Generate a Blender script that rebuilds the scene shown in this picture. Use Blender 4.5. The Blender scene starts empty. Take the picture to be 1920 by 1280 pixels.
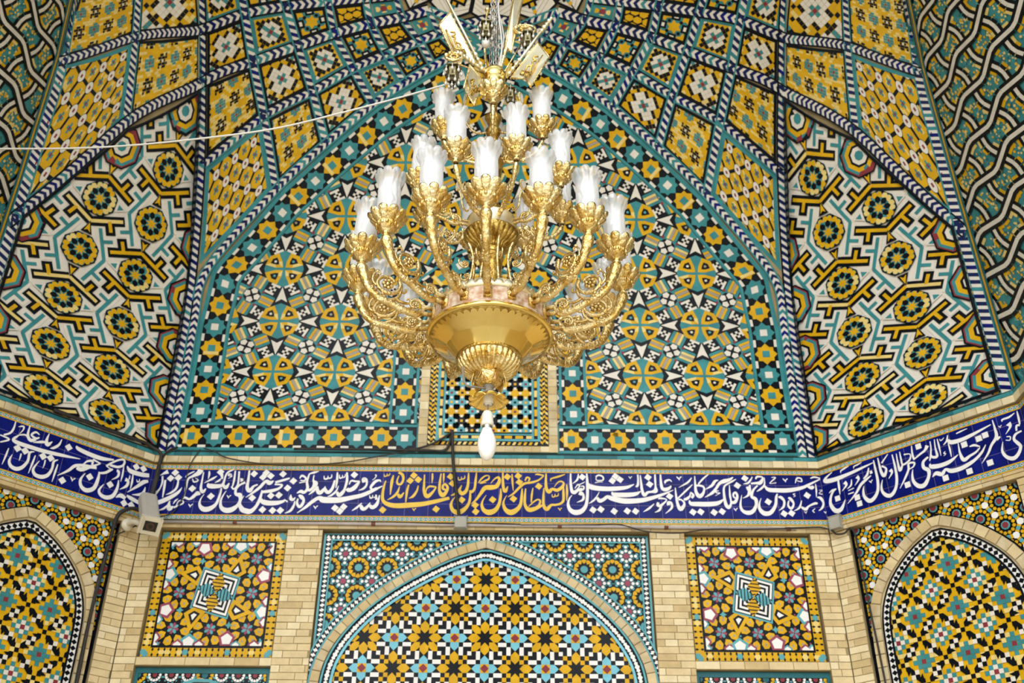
import bpy, bmesh, math, random
import numpy as np
from mathutils import Vector, Matrix
random.seed(7); RNG = np.random.default_rng(11)
scene = bpy.context.scene
COL = scene.collection
PI = math.pi

# ------------------------------------------------------------------ camera
EYE = Vector((0.11784, -8.59531, 0.0))
PITCH, YAW, ROLL, FPX = 0.566779, 0.011425, 0.004601, 1966.29
fwd = Vector((math.sin(YAW) * math.cos(PITCH), math.cos(YAW) * math.cos(PITCH), math.sin(PITCH)))
rt0 = Vector((math.cos(YAW), -math.sin(YAW), 0)); up0 = rt0.cross(fwd)
rt = math.cos(ROLL) * rt0 + math.sin(ROLL) * up0
up = -math.sin(ROLL) * rt0 + math.cos(ROLL) * up0
camd = bpy.data.cameras.new('camera'); cam = bpy.data.objects.new('camera', camd); COL.objects.link(cam)
M = Matrix.Identity(4)
for i in range(3):
    M[i][0], M[i][1], M[i][2], M[i][3] = rt[i], up[i], -fwd[i], EYE[i]
cam.matrix_world = M
camd.sensor_width = 36.0; camd.lens = FPX / 1920 * 36.0; camd.clip_start = 0.05
camd.dof.use_dof = True; camd.dof.focus_distance = 5.95; camd.dof.aperture_fstop = 2.2
scene.camera = cam

# ------------------------------------------------------------------ daylight from the open court, exposure
world = bpy.data.worlds.new('world'); scene.world = world; world.use_nodes = True
nt = world.node_tree; nt.nodes.clear()
wo = nt.nodes.new('ShaderNodeOutputWorld'); bg = nt.nodes.new('ShaderNodeBackground')
tc = nt.nodes.new('ShaderNodeTexCoord'); sx = nt.nodes.new('ShaderNodeSeparateXYZ')
rmp = nt.nodes.new('ShaderNodeValToRGB'); mp = nt.nodes.new('ShaderNodeMapRange')
mp.inputs[1].default_value = -0.2; mp.inputs[2].default_value = 1.0
el = rmp.color_ramp.elements
el[0].position = 0.0; el[0].color = (0.62, 0.56, 0.47, 1)
el[1].position = 1.0; el[1].color = (0.62, 0.78, 1.0, 1)
e = el.new(0.16); e.color = (0.70, 0.66, 0.60, 1)
e = el.new(0.19); e.color = (1.0, 0.99, 0.96, 1)
e = el.new(0.55); e.color = (0.86, 0.93, 1.0, 1)
nt.links.new(tc.outputs['Generated'], sx.inputs[0]); nt.links.new(sx.outputs[2], mp.inputs[0])
nt.links.new(mp.outputs[0], rmp.inputs[0])
# bright lobe added to the sky over the court, to whiten highlights on gold
vd = nt.nodes.new('ShaderNodeVectorMath'); vd.operation = 'DOT_PRODUCT'; vd.inputs[1].default_value = (-0.12, -0.90, 0.42)
nt.links.new(tc.outputs['Generated'], vd.inputs[0])
gm = nt.nodes.new('ShaderNodeMapRange'); gm.interpolation_type = 'SMOOTHSTEP'
gm.inputs[1].default_value = 0.80; gm.inputs[2].default_value = 0.99; gm.inputs[3].default_value = 0.0; gm.inputs[4].default_value = 2.8
nt.links.new(vd.outputs['Value'], gm.inputs[0])
ad = nt.nodes.new('ShaderNodeVectorMath'); ad.operation = 'ADD'
nt.links.new(rmp.outputs[0], ad.inputs[0]); nt.links.new(gm.outputs[0], ad.inputs[1]); nt.links.new(ad.outputs[0], bg.inputs[0])
bg.inputs[1].default_value = 1.35
nt.links.new(bg.outputs[0], wo.inputs[0])
sund = bpy.data.lights.new('sun', 'SUN'); sun = bpy.data.objects.new('sun', sund); COL.objects.link(sun)
sund.energy = 4.0; sund.angle = math.radians(0.6); sund.color = (1, 0.95, 0.86)
sun.rotation_euler = Vector((0.45, -0.62, -0.80)).to_track_quat('-Z', 'Y').to_euler()   # from behind the building onto the court
scene.view_settings.view_transform = 'Standard'; scene.view_settings.look = 'None'
scene.view_settings.gamma = 1.0; scene.view_settings.use_curve_mapping = False
scene.view_settings.exposure = -0.04
scene.cycles.max_bounces = 8

# ------------------------------------------------------------------ materials
def lin(h):
    c = [int(h[i:i + 2], 16) / 255 for i in (0, 2, 4)]
    return tuple((x / 12.92 if x <= 0.04045 else ((x + 0.055) / 1.055) ** 2.4) for x in c) + (1,)
MATS = {}
def mat(name, hexcol, rough=0.4, metal=0.0, vary=0.25, scale=14.0, spec=0.5, hex2=None, bump=0.0, bscale=60):
    m = bpy.data.materials.new(name); m.use_nodes = True
    n = m.node_tree.nodes; l = m.node_tree.links; b = n['Principled BSDF']
    b.inputs['Roughness'].default_value = rough; b.inputs['Metallic'].default_value = metal
    b.inputs['Specular IOR Level'].default_value = spec
    c = lin(hexcol)
    t = n.new('ShaderNodeTexCoord'); nz = n.new('ShaderNodeTexNoise'); nz.inputs['Scale'].default_value = scale
    nz.inputs['Detail'].default_value = 3
    l.new(t.outputs['Object'], nz.inputs['Vector'])
    mx = n.new('ShaderNodeMix'); mx.data_type = 'RGBA'
    r = n.new('ShaderNodeValToRGB'); r.color_ramp.elements[0].position = 0.33; r.color_ramp.elements[1].position = 0.67
    l.new(nz.outputs['Fac'], r.inputs[0]); l.new(r.outputs[0], mx.inputs[0])
    c2 = lin(hex2) if hex2 else tuple(x * (1 - vary) for x in c[:3]) + (1,)
    mx.inputs[6].default_value = c; mx.inputs[7].default_value = c2
    l.new(mx.outputs[2], b.inputs['Base Color'])
    if bump:
        bn = n.new('ShaderNodeBump'); n2 = n.new('ShaderNodeTexNoise'); n2.inputs['Scale'].default_value = bscale
        n2.inputs['Detail'].default_value = 4
        l.new(t.outputs['Object'], n2.inputs['Vector']); l.new(n2.outputs['Fac'], bn.inputs['Height'])
        bn.inputs['Strength'].default_value = bump; bn.inputs['Distance'].default_value = 0.02
        l.new(bn.outputs[0], b.inputs['Normal'])
    MATS[name] = m; return m
for nm, h, v in (('yellow', 'DCAC1C', .17), ('cream', 'E8CF80', .12), ('turq', '418E94', .25), ('aqua', '5FA9B4', .18), ('sky', '7CC7DC', .14),
                 ('black', '0F141A', .3), ('white', 'E2DDD2', .10), ('snow', 'EDECEA', .07), ('maroon', '8C3A42', .22), ('grey', 'A69C90', .15),
                 ('cobalt', '101C78', .5), ('navy', '1B2758', .3), ('rose', '9A4A5E', .2), ('teal', '2F6F78', .25), ('lemon', 'EAC552', .1), ('lilac', '7D7399', .2)):
    mat(nm, h, 0.26, 0, v, 9.0, .10)
mat('brick', 'DCC89C', .85, 0, .14, 11, .2, bump=.25); mat('brick_tan', 'CDB687', .85, 0, .16, 11, .2, bump=.25)
mat('brick_pale', 'E8D9B2', .85, 0, .12, 11, .2, bump=.25); mat('mortar', 'A8966F', .95, 0, .25, 8, .1, bump=.3)
mat('stone', 'D2C4A2', .85, 0, .2, 9, .2, hex2='B9A57E', bump=.3); mat('plaster', 'BBAF98', .9, 0, .2, 5, .2)
mat('paving', 'E4D9C6', .8, 0, .12, 2, .2)
ORDER = ['yellow', 'cream', 'turq', 'aqua', 'sky', 'black', 'white', 'snow', 'maroon', 'grey', 'cobalt', 'navy', 'rose', 'teal', 'lemon', 'lilac',
         'brick', 'brick_tan', 'brick_pale', 'mortar', 'stone']
CH = dict(Y='yellow', y='cream', T='turq', A='aqua', S='sky', K='black', W='white', N='snow', R='maroon', G='grey', B='cobalt', V='navy', P='rose', D='teal', L='lemon', l='lilac',
          b='brick', t='brick_tan', p='brick_pale', m='mortar', s='stone')

# ------------------------------------------------------------------ object helpers
def tag(o, label=None, cat=None, group=None, kind=None):
    if label: o['label'] = label
    if cat: o['category'] = cat
    if group: o['group'] = group
    if kind: o['kind'] = kind
    return o
def empty(name, loc=(0, 0, 0), parent=None):
    o = bpy.data.objects.new(name, None); COL.objects.link(o); o.location = loc
    o.empty_display_size = 0.1
    if parent: o.parent = parent
    return o
def link_mesh(name, me, parent=None):
    o = bpy.data.objects.new(name, me); COL.objects.link(o)
    if parent: o.parent = parent
    return o

# ------------------------------------------------------------------ polygon helpers
def clip(poly, region):
    """Sutherland-Hodgman against a convex, counter-clockwise region."""
    out = poly
    n = len(region)
    for i in range(n):
        ax, ay = region[i]; bx, by = region[(i + 1) % n]
        ex, ey = bx - ax, by - ay
        d = [ex * (q[1] - ay) - ey * (q[0] - ax) for q in out]
        if min(d) >= -1e-9: continue
        if max(d) <= 1e-9: return []
        res = []
        m = len(out)
        for k in range(m):
            p, q, dp, dq = out[k], out[(k + 1) % m], d[k], d[(k + 1) % m]
            if dp >= 0: res.append(p)
            if (dp > 0 and dq < 0) or (dp < 0 and dq > 0):
                t = dp / (dp - dq)
                res.append((p[0] + t * (q[0] - p[0]), p[1] + t * (q[1] - p[1])))
        out = res
        if len(out) < 3: return []
    return out
def ccw(poly):
    a = sum(poly[i][0] * poly[(i + 1) % len(poly)][1] - poly[(i + 1) % len(poly)][0] * poly[i][1] for i in range(len(poly)))
    return list(poly) if a > 0 else list(reversed(poly))
def inset(poly, d):
    """Convex polygon moved inwards by d (clip by each shifted edge)."""
    poly = ccw(poly); out = list(poly)
    n = len(poly)
    for i in range(n):
        ax, ay = poly[i]; bx, by = poly[(i + 1) % n]
        L = math.hypot(bx - ax, by - ay)
        if L < 1e-9: continue
        nx, ny = -(by - ay) / L * d, (bx - ax) / L * d
        ex, ey = (bx - ax) / L, (by - ay) / L
        a = (ax + nx - 50 * ex, ay + ny - 50 * ey); b = (ax + nx + 50 * ex, ay + ny + 50 * ey)
        out = clip(out, [a, b, (b[0] - ey * 100, b[1] + ex * 100), (a[0] - ey * 100, a[1] + ex * 100)])
        if not out: return []
    return out
def mirror_poly(p): return [(-x, y) for x, y in p]

class Mos:
    """Tile mosaic: flat tiles on a surface given by mp(xy array, height array) -> xyz."""
    LAY = 0.0016
    def __init__(s, mp, base=0.002): s.mp = mp; s.base = base; s.curved = mp.__name__ == 'vault_map'; s.P = []; s.M = []; s.H = []
    def add(s, poly, m, lay=0, region=None):
        if region is not None:
            poly = clip(ccw(poly), region)
            if len(poly) < 3: return
        s.P.append(poly); s.M.append(m); s.H.append(lay)
    def ground(s, region, m, lay=0, step=0.1):
        xs = [p[0] for p in region]; ys = [p[1] for p in region]
        nx = max(1, int((max(xs) - min(xs)) / step)); ny = max(1, int((max(ys) - min(ys)) / step))
        X = np.linspace(min(xs), max(xs), nx + 1); Y = np.linspace(min(ys), max(ys), ny + 1)
        R = ccw(region)
        for i in range(nx):
            for j in range(ny):
                s.add([(X[i], Y[j]), (X[i + 1], Y[j]), (X[i + 1], Y[j + 1]), (X[i], Y[j + 1])], m, lay, R)
    def tiles(s, tl, f, region=None, lay0=0):
        """tl: list of (points, colour, layer) in pattern space, f maps an Nx2 array to surface space."""
        if not tl: return
        allp = np.array([q for t in tl for q in t[0]], float)
        Q = f(allp); k = 0
        if region is not None:
            reg = np.array(region); lo, hi = reg.min(0), reg.max(0)
        for pts, c, la in tl:
            q = Q[k:k + len(pts)]; k += len(pts)
            if region is not None and (q[:, 0].max() < lo[0] or q[:, 0].min() > hi[0] or q[:, 1].max() < lo[1] or q[:, 1].min() > hi[1]): continue
            e = max(q[:, 0].max() - q[:, 0].min(), q[:, 1].max() - q[:, 1].min())
            if s.curved and e > .13:
                ce = tuple(q.mean(0)); n = len(q); pp = []
                for i in range(n):
                    a, b = q[i], q[(i + 1) % n]; m = 1 + int(np.hypot(*(b - a)) / .13)
                    pp += [tuple(a + (b - a) * t / m) for t in range(m)]
                for i in range(len(pp)): s.add([ce, pp[i], pp[(i + 1) % len(pp)]], c, la + lay0, region)
                continue
            s.add([tuple(x) for x in q], c, la + lay0, region)
    def box(s, x0, z0, x1, z1, h0, h1, m, ends=True):
        """solid block standing on the surface from height h0 to h1"""
        s.P.append(rect(x0, z0, x1, z1)); s.M.append(m); s.H.append([h1] * 4)
        if h0 < 0: s.P.append(rect(x0, z0, x1, z1)[::-1]); s.M.append(m); s.H.append([h0] * 4)
        for a, b in (((x0, z0), (x1, z0)), ((x1, z0), (x1, z1)), ((x1, z1), (x0, z1)), ((x0, z1), (x0, z0))):
            s.P.append([a, b, b, a]); s.M.append(m); s.H.append([h0, h0, h1, h1])
    def bricks(s, x0, z0, x1, z1, h, course=.0575, length=.205, joint=.006, thick=.006):
        n = int(round((z1 - z0) / course)); c = (z1 - z0) / n
        for k in range(n):
            x = x0 - (0 if k % 2 else length * .5) - random.uniform(0, .06)
            while x < x1:
                L = length * random.choice((1, 1, 1, .52)); a, b = max(x, x0), min(x + L - joint, x1)
                if b - a > .02:
                    s.box(a, z0 + k * c + joint / 2 + random.uniform(-.001, .001), b, z0 + (k + 1) * c - joint / 2, h, h + thick + random.uniform(-.002, .002), random.choice('bbbbtpp'))
                x += L
    def build(s, name, parent=None, flip=False):
        n = [len(p) for p in s.P]
        A = np.array([q for p in s.P for q in p], float)
        jit = RNG.uniform(0, .35, len(s.H))
        H = np.concatenate([np.array(h, float) if isinstance(h, (list, tuple)) else np.full(k, (h + j) * s.LAY + s.base) for h, k, j in zip(s.H, n, jit)])
        V = s.mp(A, H)
        # every tile faces into the room
        faces = []; k = 0
        for p in s.P:
            a = sum(p[i][0] * p[(i + 1) % len(p)][1] - p[(i + 1) % len(p)][0] * p[i][1] for i in range(len(p)))
            f = list(range(k, k + len(p)));  k += len(p)
            if (a < 0) != flip: f.reverse()
            faces.append(f)
        me = bpy.data.meshes.new(name); me.from_pydata(V.tolist(), [], faces)
        used = [m for m in ORDER if m in set(CH[c] for c in s.M)]
        idx = {m: i for i, m in enumerate(used)}
        for m in used: me.materials.append(MATS[m])
        me.polygons.foreach_set('material_index', [idx[CH[c]] for c in s.M])
        me.update()
        return link_mesh(name, me, parent)

def smooth_path(pts, n=8):
    P = [np.array(p, float) for p in pts]; out = []
    for i in range(len(P) - 1):
        p0 = P[max(i - 1, 0)]; p1 = P[i]; p2 = P[i + 1]; p3 = P[min(i + 2, len(P) - 1)]
        for k in range(n):
            t = k / n
            out.append(0.5 * ((2 * p1) + (-p0 + p2) * t + (2 * p0 - 5 * p1 + 4 * p2 - p3) * t * t + (-p0 + 3 * p1 - 3 * p2 + p3) * t ** 3))
    out.append(P[-1]); return np.array(out)
class Strip:
    """(s along, t across to the left) -> surface coordinates along a path."""
    def __init__(s, path):
        s.p = np.array(path, float); d = np.diff(s.p, axis=0); L = np.hypot(d[:, 0], d[:, 1])
        s.s = np.concatenate([[0], np.cumsum(L)]); s.L = s.s[-1]
        d = d / L[:, None]; nrm = np.stack([-d[:, 1], d[:, 0]], 1)
        vn = np.vstack([nrm[:1], (nrm[:-1] + nrm[1:]) / 2, nrm[-1:]])
        q = (vn ** 2).sum(1, keepdims=True); s.n = vn / q
    def __call__(s, q):
        a = q[:, 0]; t = q[:, 1]
        x = np.interp(a, s.s, s.p[:, 0]) + t * np.interp(a, s.s, s.n[:, 0])
        y = np.interp(a, s.s, s.p[:, 1]) + t * np.interp(a, s.s, s.n[:, 1])
        return np.stack([x, y], 1)
def rect(x0, y0, x1, y1): return [(x0, y0), (x1, y0), (x1, y1), (x0, y1)]
def ngon(cx, cy, r, n, a0=0.0, ry=None):
    ry = r if ry is None else ry
    return [(cx + r * math.cos(a0 + 2 * PI * k / n), cy + ry * math.sin(a0 + 2 * PI * k / n)) for k in range(n)]
def star(cx, cy, r1, r2, n, a0=0.0):
    return [(cx + (r1 if k % 2 == 0 else r2) * math.cos(a0 + PI * k / n), cy + (r1 if k % 2 == 0 else r2) * math.sin(a0 + PI * k / n)) for k in range(2 * n)]
def rot(pts, a, cx=0, cy=0):
    c, s_ = math.cos(a), math.sin(a)
    return [(cx + (x - cx) * c - (y - cy) * s_, cy + (x - cx) * s_ + (y - cy) * c) for x, y in pts]
def rot90(pts, k):
    for _ in range(k % 4): pts = [(-y, x) for x, y in pts]
    return pts
def shift(tl, dx, dy): return [([(x + dx, y + dy) for x, y in p], c, l) for p, c, l in tl]
def flipx(tl): return [([(-x, y) for x, y in p], c, l) for p, c, l in tl]
def bar(x0, y0, x1, y1, w):
    dx, dy = x1 - x0, y1 - y0; L = math.hypot(dx, dy); nx, ny = -dy / L * w / 2, dx / L * w / 2
    return [(x0 + nx, y0 + ny), (x0 - nx, y0 - ny), (x1 - nx, y1 - ny), (x1 + nx, y1 + ny)]
def line_strip(mos, st, t0, t1, c, lay, step=0.12, region=None, s0=0, s1=None):
    s1 = st.L if s1 is None else s1
    n = max(1, int((s1 - s0) / step)); tl = []
    for k in range(n):
        a, b = s0 + (s1 - s0) * k / n, s0 + (s1 - s0) * (k + 1) / n
        tl.append((rect(a, t0, b, t1), c, lay))
    mos.tiles(tl, st, region)

# ------------------------------------------------------------------ the two kinds of surface: flat walls and the vault
R2 = math.sqrt(0.5); CL = 1.8055; CO = CL * R2
WALLS = {'back': (np.array([0, 0, 0.]), np.array([1, 0, 0.]), np.array([0, -1, 0.])),
         'right': (np.array([3, 0, 0.]), np.array([R2, -R2, 0]), np.array([-R2, -R2, 0])),
         'left': (np.array([-3, 0, 0.]), np.array([R2, R2, 0]), np.array([R2, -R2, 0]))}
WALLS['east'] = (np.array([3 + CO, -CO, 0.]), np.array([0, -1., 0]), np.array([-1., 0, 0]))
def wall_map(w, off=0.0):
    o, ex, n = WALLS[w]
    def f(A, H):
        return o + A[:, :1] * ex + (H[:, None] + off) * n + A[:, 1:2] * np.array([0, 0, 1.])
    return f
UB = np.array([-9.8055, -4.8055, -3, 0, 3, 4.8055, 9.8055])
BX = np.array([-3 - CO, -3 - CO, -3, 0, 3, 3 + CO, 3 + CO]); BY = np.array([-CO - 5, -CO, 0, 0, 0, -CO, -CO - 5])
VX = np.array([.6, .28, .1, 0, -.1, -.28, -.6]); VY = np.array([0, -.5, -1, -1, -1, -.5, 0])
_ph = np.linspace(0, 1.5, 400); _z = 5 + 4.2 * np.sin(_ph); _g = 5.4 * (1 - np.cos(_ph))
_v = 5 + np.concatenate([[0], np.cumsum(np.hypot(np.diff(_z), np.diff(_g)))])
def S(u, v):
    z = np.where(v < 5, v, np.interp(v, _v, _z)); g = np.where(v < 5, 0, np.interp(v, _v, _g))
    return np.stack([np.interp(u, UB, BX) + g * np.interp(u, UB, VX), np.interp(u, UB, BY) + g * np.interp(u, UB, VY), z], 1)
def vault_map(A, H):
    u, v = A[:, 0], A[:, 1]; e = 1e-3
    p = S(u, v); a = S(u + e, v) - S(u - e, v); b = S(u, v + e) - S(u, v - e)
    n = np.cross(a, b); n /= np.linalg.norm(n, axis=1, keepdims=True)
    return p + n * H[:, None]
def fitmap(P, Q, deg=2):
    """least squares polynomial from pattern coordinates P to surface coordinates Q"""
    P = np.array(P, float); Q = np.array(Q, float)
    def B(p):
        x, y = p[:, 0], p[:, 1]
        c = [np.ones_like(x), x, y] + ([x * x, x * y, y * y] if deg > 1 else [])
        return np.stack(c, 1)
    K = np.linalg.lstsq(B(P), Q, rcond=None)[0]
    return lambda q: B(q) @ K
# ------------------------------------------------------------------ the vault
VB = 4.25                      # where the tiling starts above the ledge
NODE = dict(A0=(-4.821, 7.590), B0=(-3.944, 8.209), C0=(-2.97, 8.52), D0=(-2.534, 8.673), E0=(-2.114, 8.742), F0=(-1.689, 8.791), G0=(-1.30, 8.83), H0=(-1.0, 8.86),
            A1=(-4.80, 5.803), B1=(-3.917, 7.302), C1=(-2.97, 8.02), D1=(-2.454, 8.220), E1=(-1.997, 8.377), F1=(-1.620, 8.501), G1=(-1.249, 8.595), H1=(-0.932, 8.655), I1=(-0.66, 8.73),
            C2=(-2.955, 7.203), D2=(-2.338, 7.701), E2=(-1.846, 7.948), F2=(-1.433, 8.172), G2=(-1.090, 8.312), H2=(-0.757, 8.442), I2=(-0.544, 8.519), J2=(-0.30, 8.60), K2=(0.0, 8.66),
            R0=(-2.99, VB), R5=(-2.945, 6.10), D3=(-2.191, 6.979), E3=(-1.699, 7.443), F3=(-1.227, 7.833), G3=(-0.902, 8.041), H3=(-0.613, 8.202), J3=(-0.33, 8.33), K3=(0.0, 8.43),
            At=(-5.02, 8.55), Bt=(-4.0, 8.95), Ct=(-3.03, 9.05), Dt=(-2.62, 9.06), Et=(-2.22, 9.07), Ft=(-1.78, 9.08), Gt=(-1.36, 9.09))
NP = lambda *k: [NODE[x] for x in k]
def mir(f): return lambda q: f(q) * np.array([-1.0, 1.0])
def ident(q): return q

# shell of masonry behind the tiles
def shell():
    us = np.unique(np.concatenate([np.linspace(-9.8, 9.8, 99), [-4.8055, -3, 3, 4.8055]])); vs = np.concatenate([np.linspace(4.15, 5, 4), np.linspace(5.1, 10.9, 60)])
    U, V = np.meshgrid(us, vs, indexing='ij')
    A = np.stack([U.ravel(), V.ravel()], 1); P = vault_map(A, np.full(len(A), -0.012))
    nv = len(vs); F = []
    for i in range(len(us) - 1):
        for j in range(nv - 1):
            a = i * nv + j; F.append((a, a + nv, a + nv + 1, a + 1))
    me = bpy.data.meshes.new('ceiling'); me.from_pydata(P.tolist(), [], F); me.materials.append(MATS['mortar']); me.update()
    return tag(link_mesh('ceiling', me), 'tiled half dome vault with a net of herringbone ribs and diamond panes', 'vault', kind='structure')
ceiling = shell()

# ---- char-grid tiles
def grid(rows, cw=1.0, x0=0, y0=0, skip='.', lay=1, gap=0.0):
    tl = []
    for j, r in enumerate(rows):
        i = 0
        while i < len(r):
            k = i
            while k + 1 < len(r) and r[k + 1] == r[i] and k - i < 1: k += 1
            if r[i] not in skip:
                tl.append((rect(x0 + i * cw + gap, y0 + j * cw + gap, x0 + (k + 1) * cw - gap, y0 + (j + 1) * cw - gap), r[i], lay))
            i = k + 1
    return tl
def yel(): return 'y' if random.random() < 0.3 else 'Y'

PT = ['.......', '..TT...', '.TTTTT.', '.TTRTT.', '.TTTTT.', '...TT..', '.......']
PK = ['.......', '.K.KK..', '.KKKKK.', '..KWK..', '.KKKKK.', '..KK.K.', '.......']
def pat_plus(w, h, q_=.19):
    """woven yellow bricks with turquoise and black crosses"""
    tl = []; nx, ny = w / q_, h / q_
    for i in range(-1, int(nx) + 2):
        for j in range(-1, int(ny) + 2): tl += grid(PT if (i + j) % 2 else PK, 1, (i - .25) * 7, (j - .2) * 7, '.', 2, 0.06)
    for j in range(-1, int(ny * 7) + 2):
        for i in range(-2, int(nx * 7) + 2, 2):
            if random.random() < 0.36:
                a = i + (j % 2); tl.append((rect(a + .05, j + .05, a + 1.95, j + .95), 'y', 1))
    return [([(x / nx / 7, y / ny / 7) for x, y in p], c, l) for p, c, l in tl], 'Y'
def pat_circle(w, h, q_=.25):
    """yellow octagons, white circles, black links"""
    tl = []
    unit = []
    for k in range(2):
        unit.append((rot90(rect(.24, -.078, .76, .078), k), 'K', 1))
    unit.append((ngon(0, 0, .275, 12), 'K', 2)); unit.append((ngon(0, 0, .245, 14), 'W', 3)); unit.append((rect(-.07, -.07, .07, .07), 'R', 4))
    unit.append((rect(.435, .435, .565, .565), 'R', 3))
    for dx, dy in ((.13, 0), (-.13, 0), (0, .13), (0, -.13)): unit.append((rect(.435 + dx, .435 + dy, .565 + dx, .565 + dy), 'T', 3))
    m = int(max(w, h) / q_ * 1.1) + 3
    for i in range(-m, m + 1):
        for j in range(-m, m + 1):
            u = shift(unit, i, j)
            for k in range(5):
                if random.random() < .5:
                    q = random.randint(0, 5)
                    u.append((rect(i + .12 + .13 * q, j + .1 + .135 * k, i + .36 + .13 * q, j + .1 + .135 * k + .12), 'y', 1))
            tl += u
    tl = [([(x * q_ / w + .1, y * q_ / h + .05) for x, y in rot(p, PI / 4)], c, l) for p, c, l in tl]
    tl = [t for t in tl if -.2 < t[0][0][0] < 1.2 and -.2 < t[0][0][1] < 1.2]
    return tl, 'Y'
def diamond(fn, N, s):
    """cells in a grid turned 45 degrees to the pane; j runs from bottom-left to top-right corner"""
    tl = []; c = s
    for i in range(-N, N + 1):
        for j in range(-N, N + 1):
            k = fn(i, j)
            if k == '.': continue
            q = rect(i - .47, j - .47, i + .47, j + .47)
            q = [((y + x) * c * .7071 + .5, (y - x) * c * .7071 + .5) for x, y in q]
            if all(-.15 < a < 1.15 and -.15 < b < 1.15 for a, b in q): tl.append((q, k, 2))
    return tl
def fn_check(i, j):
    a, b = abs(i), abs(j); d = a + b
    if d == 0: return 'R'
    if d == 1: return 'T'
    if b <= 1 and a == 2: return 'T' if b == 0 else 'W'
    if d == 2: return 'W'
    if d == 3: return 'W' if (a + 2 * b) % 3 else 'K'
    if d == 4: return 'K' if b != 4 else 'K'
    if a == 0 and b == 5: return 'W'
    if (a == 1 and b == 5) or (a == 0 and b == 6): return 'K'
    return yel() if random.random() < .5 else '.'
def fn_check_big(i, j):
    a, b = abs(i), abs(j); d = a + b
    if d == 0: return 'R'
    if d == 1: return 'T'
    if d <= 3: return 'W'
    if d == 4: return 'K' if a % 2 == 0 else 'W'
    if d == 5: return 'K' if a % 2 == 0 else yel()
    for c in (6.5, -6.5):
        e = a + abs(j - c)
        if e < 1: return 'T'
        if e < 2: return 'W' if a != 1 else 'W'
        if e < 3.6: return 'K' if a % 2 else 'W'
    if d <= 7: return 'K' if (a % 2 and d == 7) else yel()
    if (a, b) in ((7, 0), (7, 1), (8, 1)): return 'T'
    if (a, b) in ((8, 0),): return 'W'
    if d >= 8 and (i + j) % 2: return 'y' if random.random() < .4 else '.'
    return '.'
def pat_check(w=0, h=0): return diamond(fn_check, 9, 1 / 11.5), 'Y'
def pat_check_big(w=0, h=0): return diamond(fn_check_big, 11, 1 / 13.5), 'Y'
def pat_flower(w=0, h=0):
    """turquoise pane, yellow knots, black and white dots"""
    tl = []
    for x in range(-1, 4):
        for y in range(-1, 4):
            cx, cy = .5 + (x - 1) * .3, .5 + (y - 1) * .3
            if (x + y) % 2 == 0: tl.append((star(cx, cy, .2, .12, 6, .3), 'Y', 2))
            else:
                tl.append((rect(cx - .11, cy - .11, cx + .11, cy + .11), 'K', 1)); tl.append((rect(cx - .055, cy - .055, cx + .055, cy + .055), 'W', 3))
            tl.append((ngon(cx + .15, cy + .15, .05, 6), 'K', 3))
    for cx, cy in ((.02, .02), (.98, .02), (.02, .98), (.98, .98)): tl.append((rot(rect(cx - .17, cy - .17, cx + .17, cy + .17), PI / 4, cx, cy), 'T', 4))
    return tl, 'T'
def pat_hex(w=0, h=0):
    tl = [(rect(.14, .14, .86, .86), 'K', 1)]
    for x, y in ((.3, .2), (.55, .2), (.8, .24), (.2, .42), (.45, .44), (.68, .46), (.32, .66), (.2, .8), (.56, .7), (.8, .7)):
        tl.append((ngon(x, y, .125, 6, .3), 'Y', 2))
    tl.append(([(.45, .98), (.98, .98), (.98, .78), (.68, .84)], 'T', 3)); tl.append(([(.02, .02), (.22, .02), (.02, .3)], 'T', 3))
    return tl, 'T'
def pat_bud(w=0, h=0):
    tl = [(ngon(.5, .5, .11, 10), 'R', 2)]
    for x, y in ((.3, .5), (.5, .3), (.7, .5), (.5, .7)): tl.append((ngon(.5 + (x - .5) * 1.05, .5 + (y - .5) * 1.05, .105, 8), 'Y' if x + y > 1 else 'y', 2))
    for x, y in ((.22, .22), (.78, .22), (.22, .78), (.78, .78)): tl.append((ngon(x, y, .13, 4, 0), 'K', 1))
    return tl, 'T'
def bilin(q4):
    a, b, c, d = [np.array(x) for x in q4]     # bottom-left, bottom-right, top-right, top-left
    def f(q):
        s, t = q[:, :1], q[:, 1:2]
        return a * (1 - s) * (1 - t) + b * s * (1 - t) + c * s * t + d * (1 - s) * t
    return f
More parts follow.
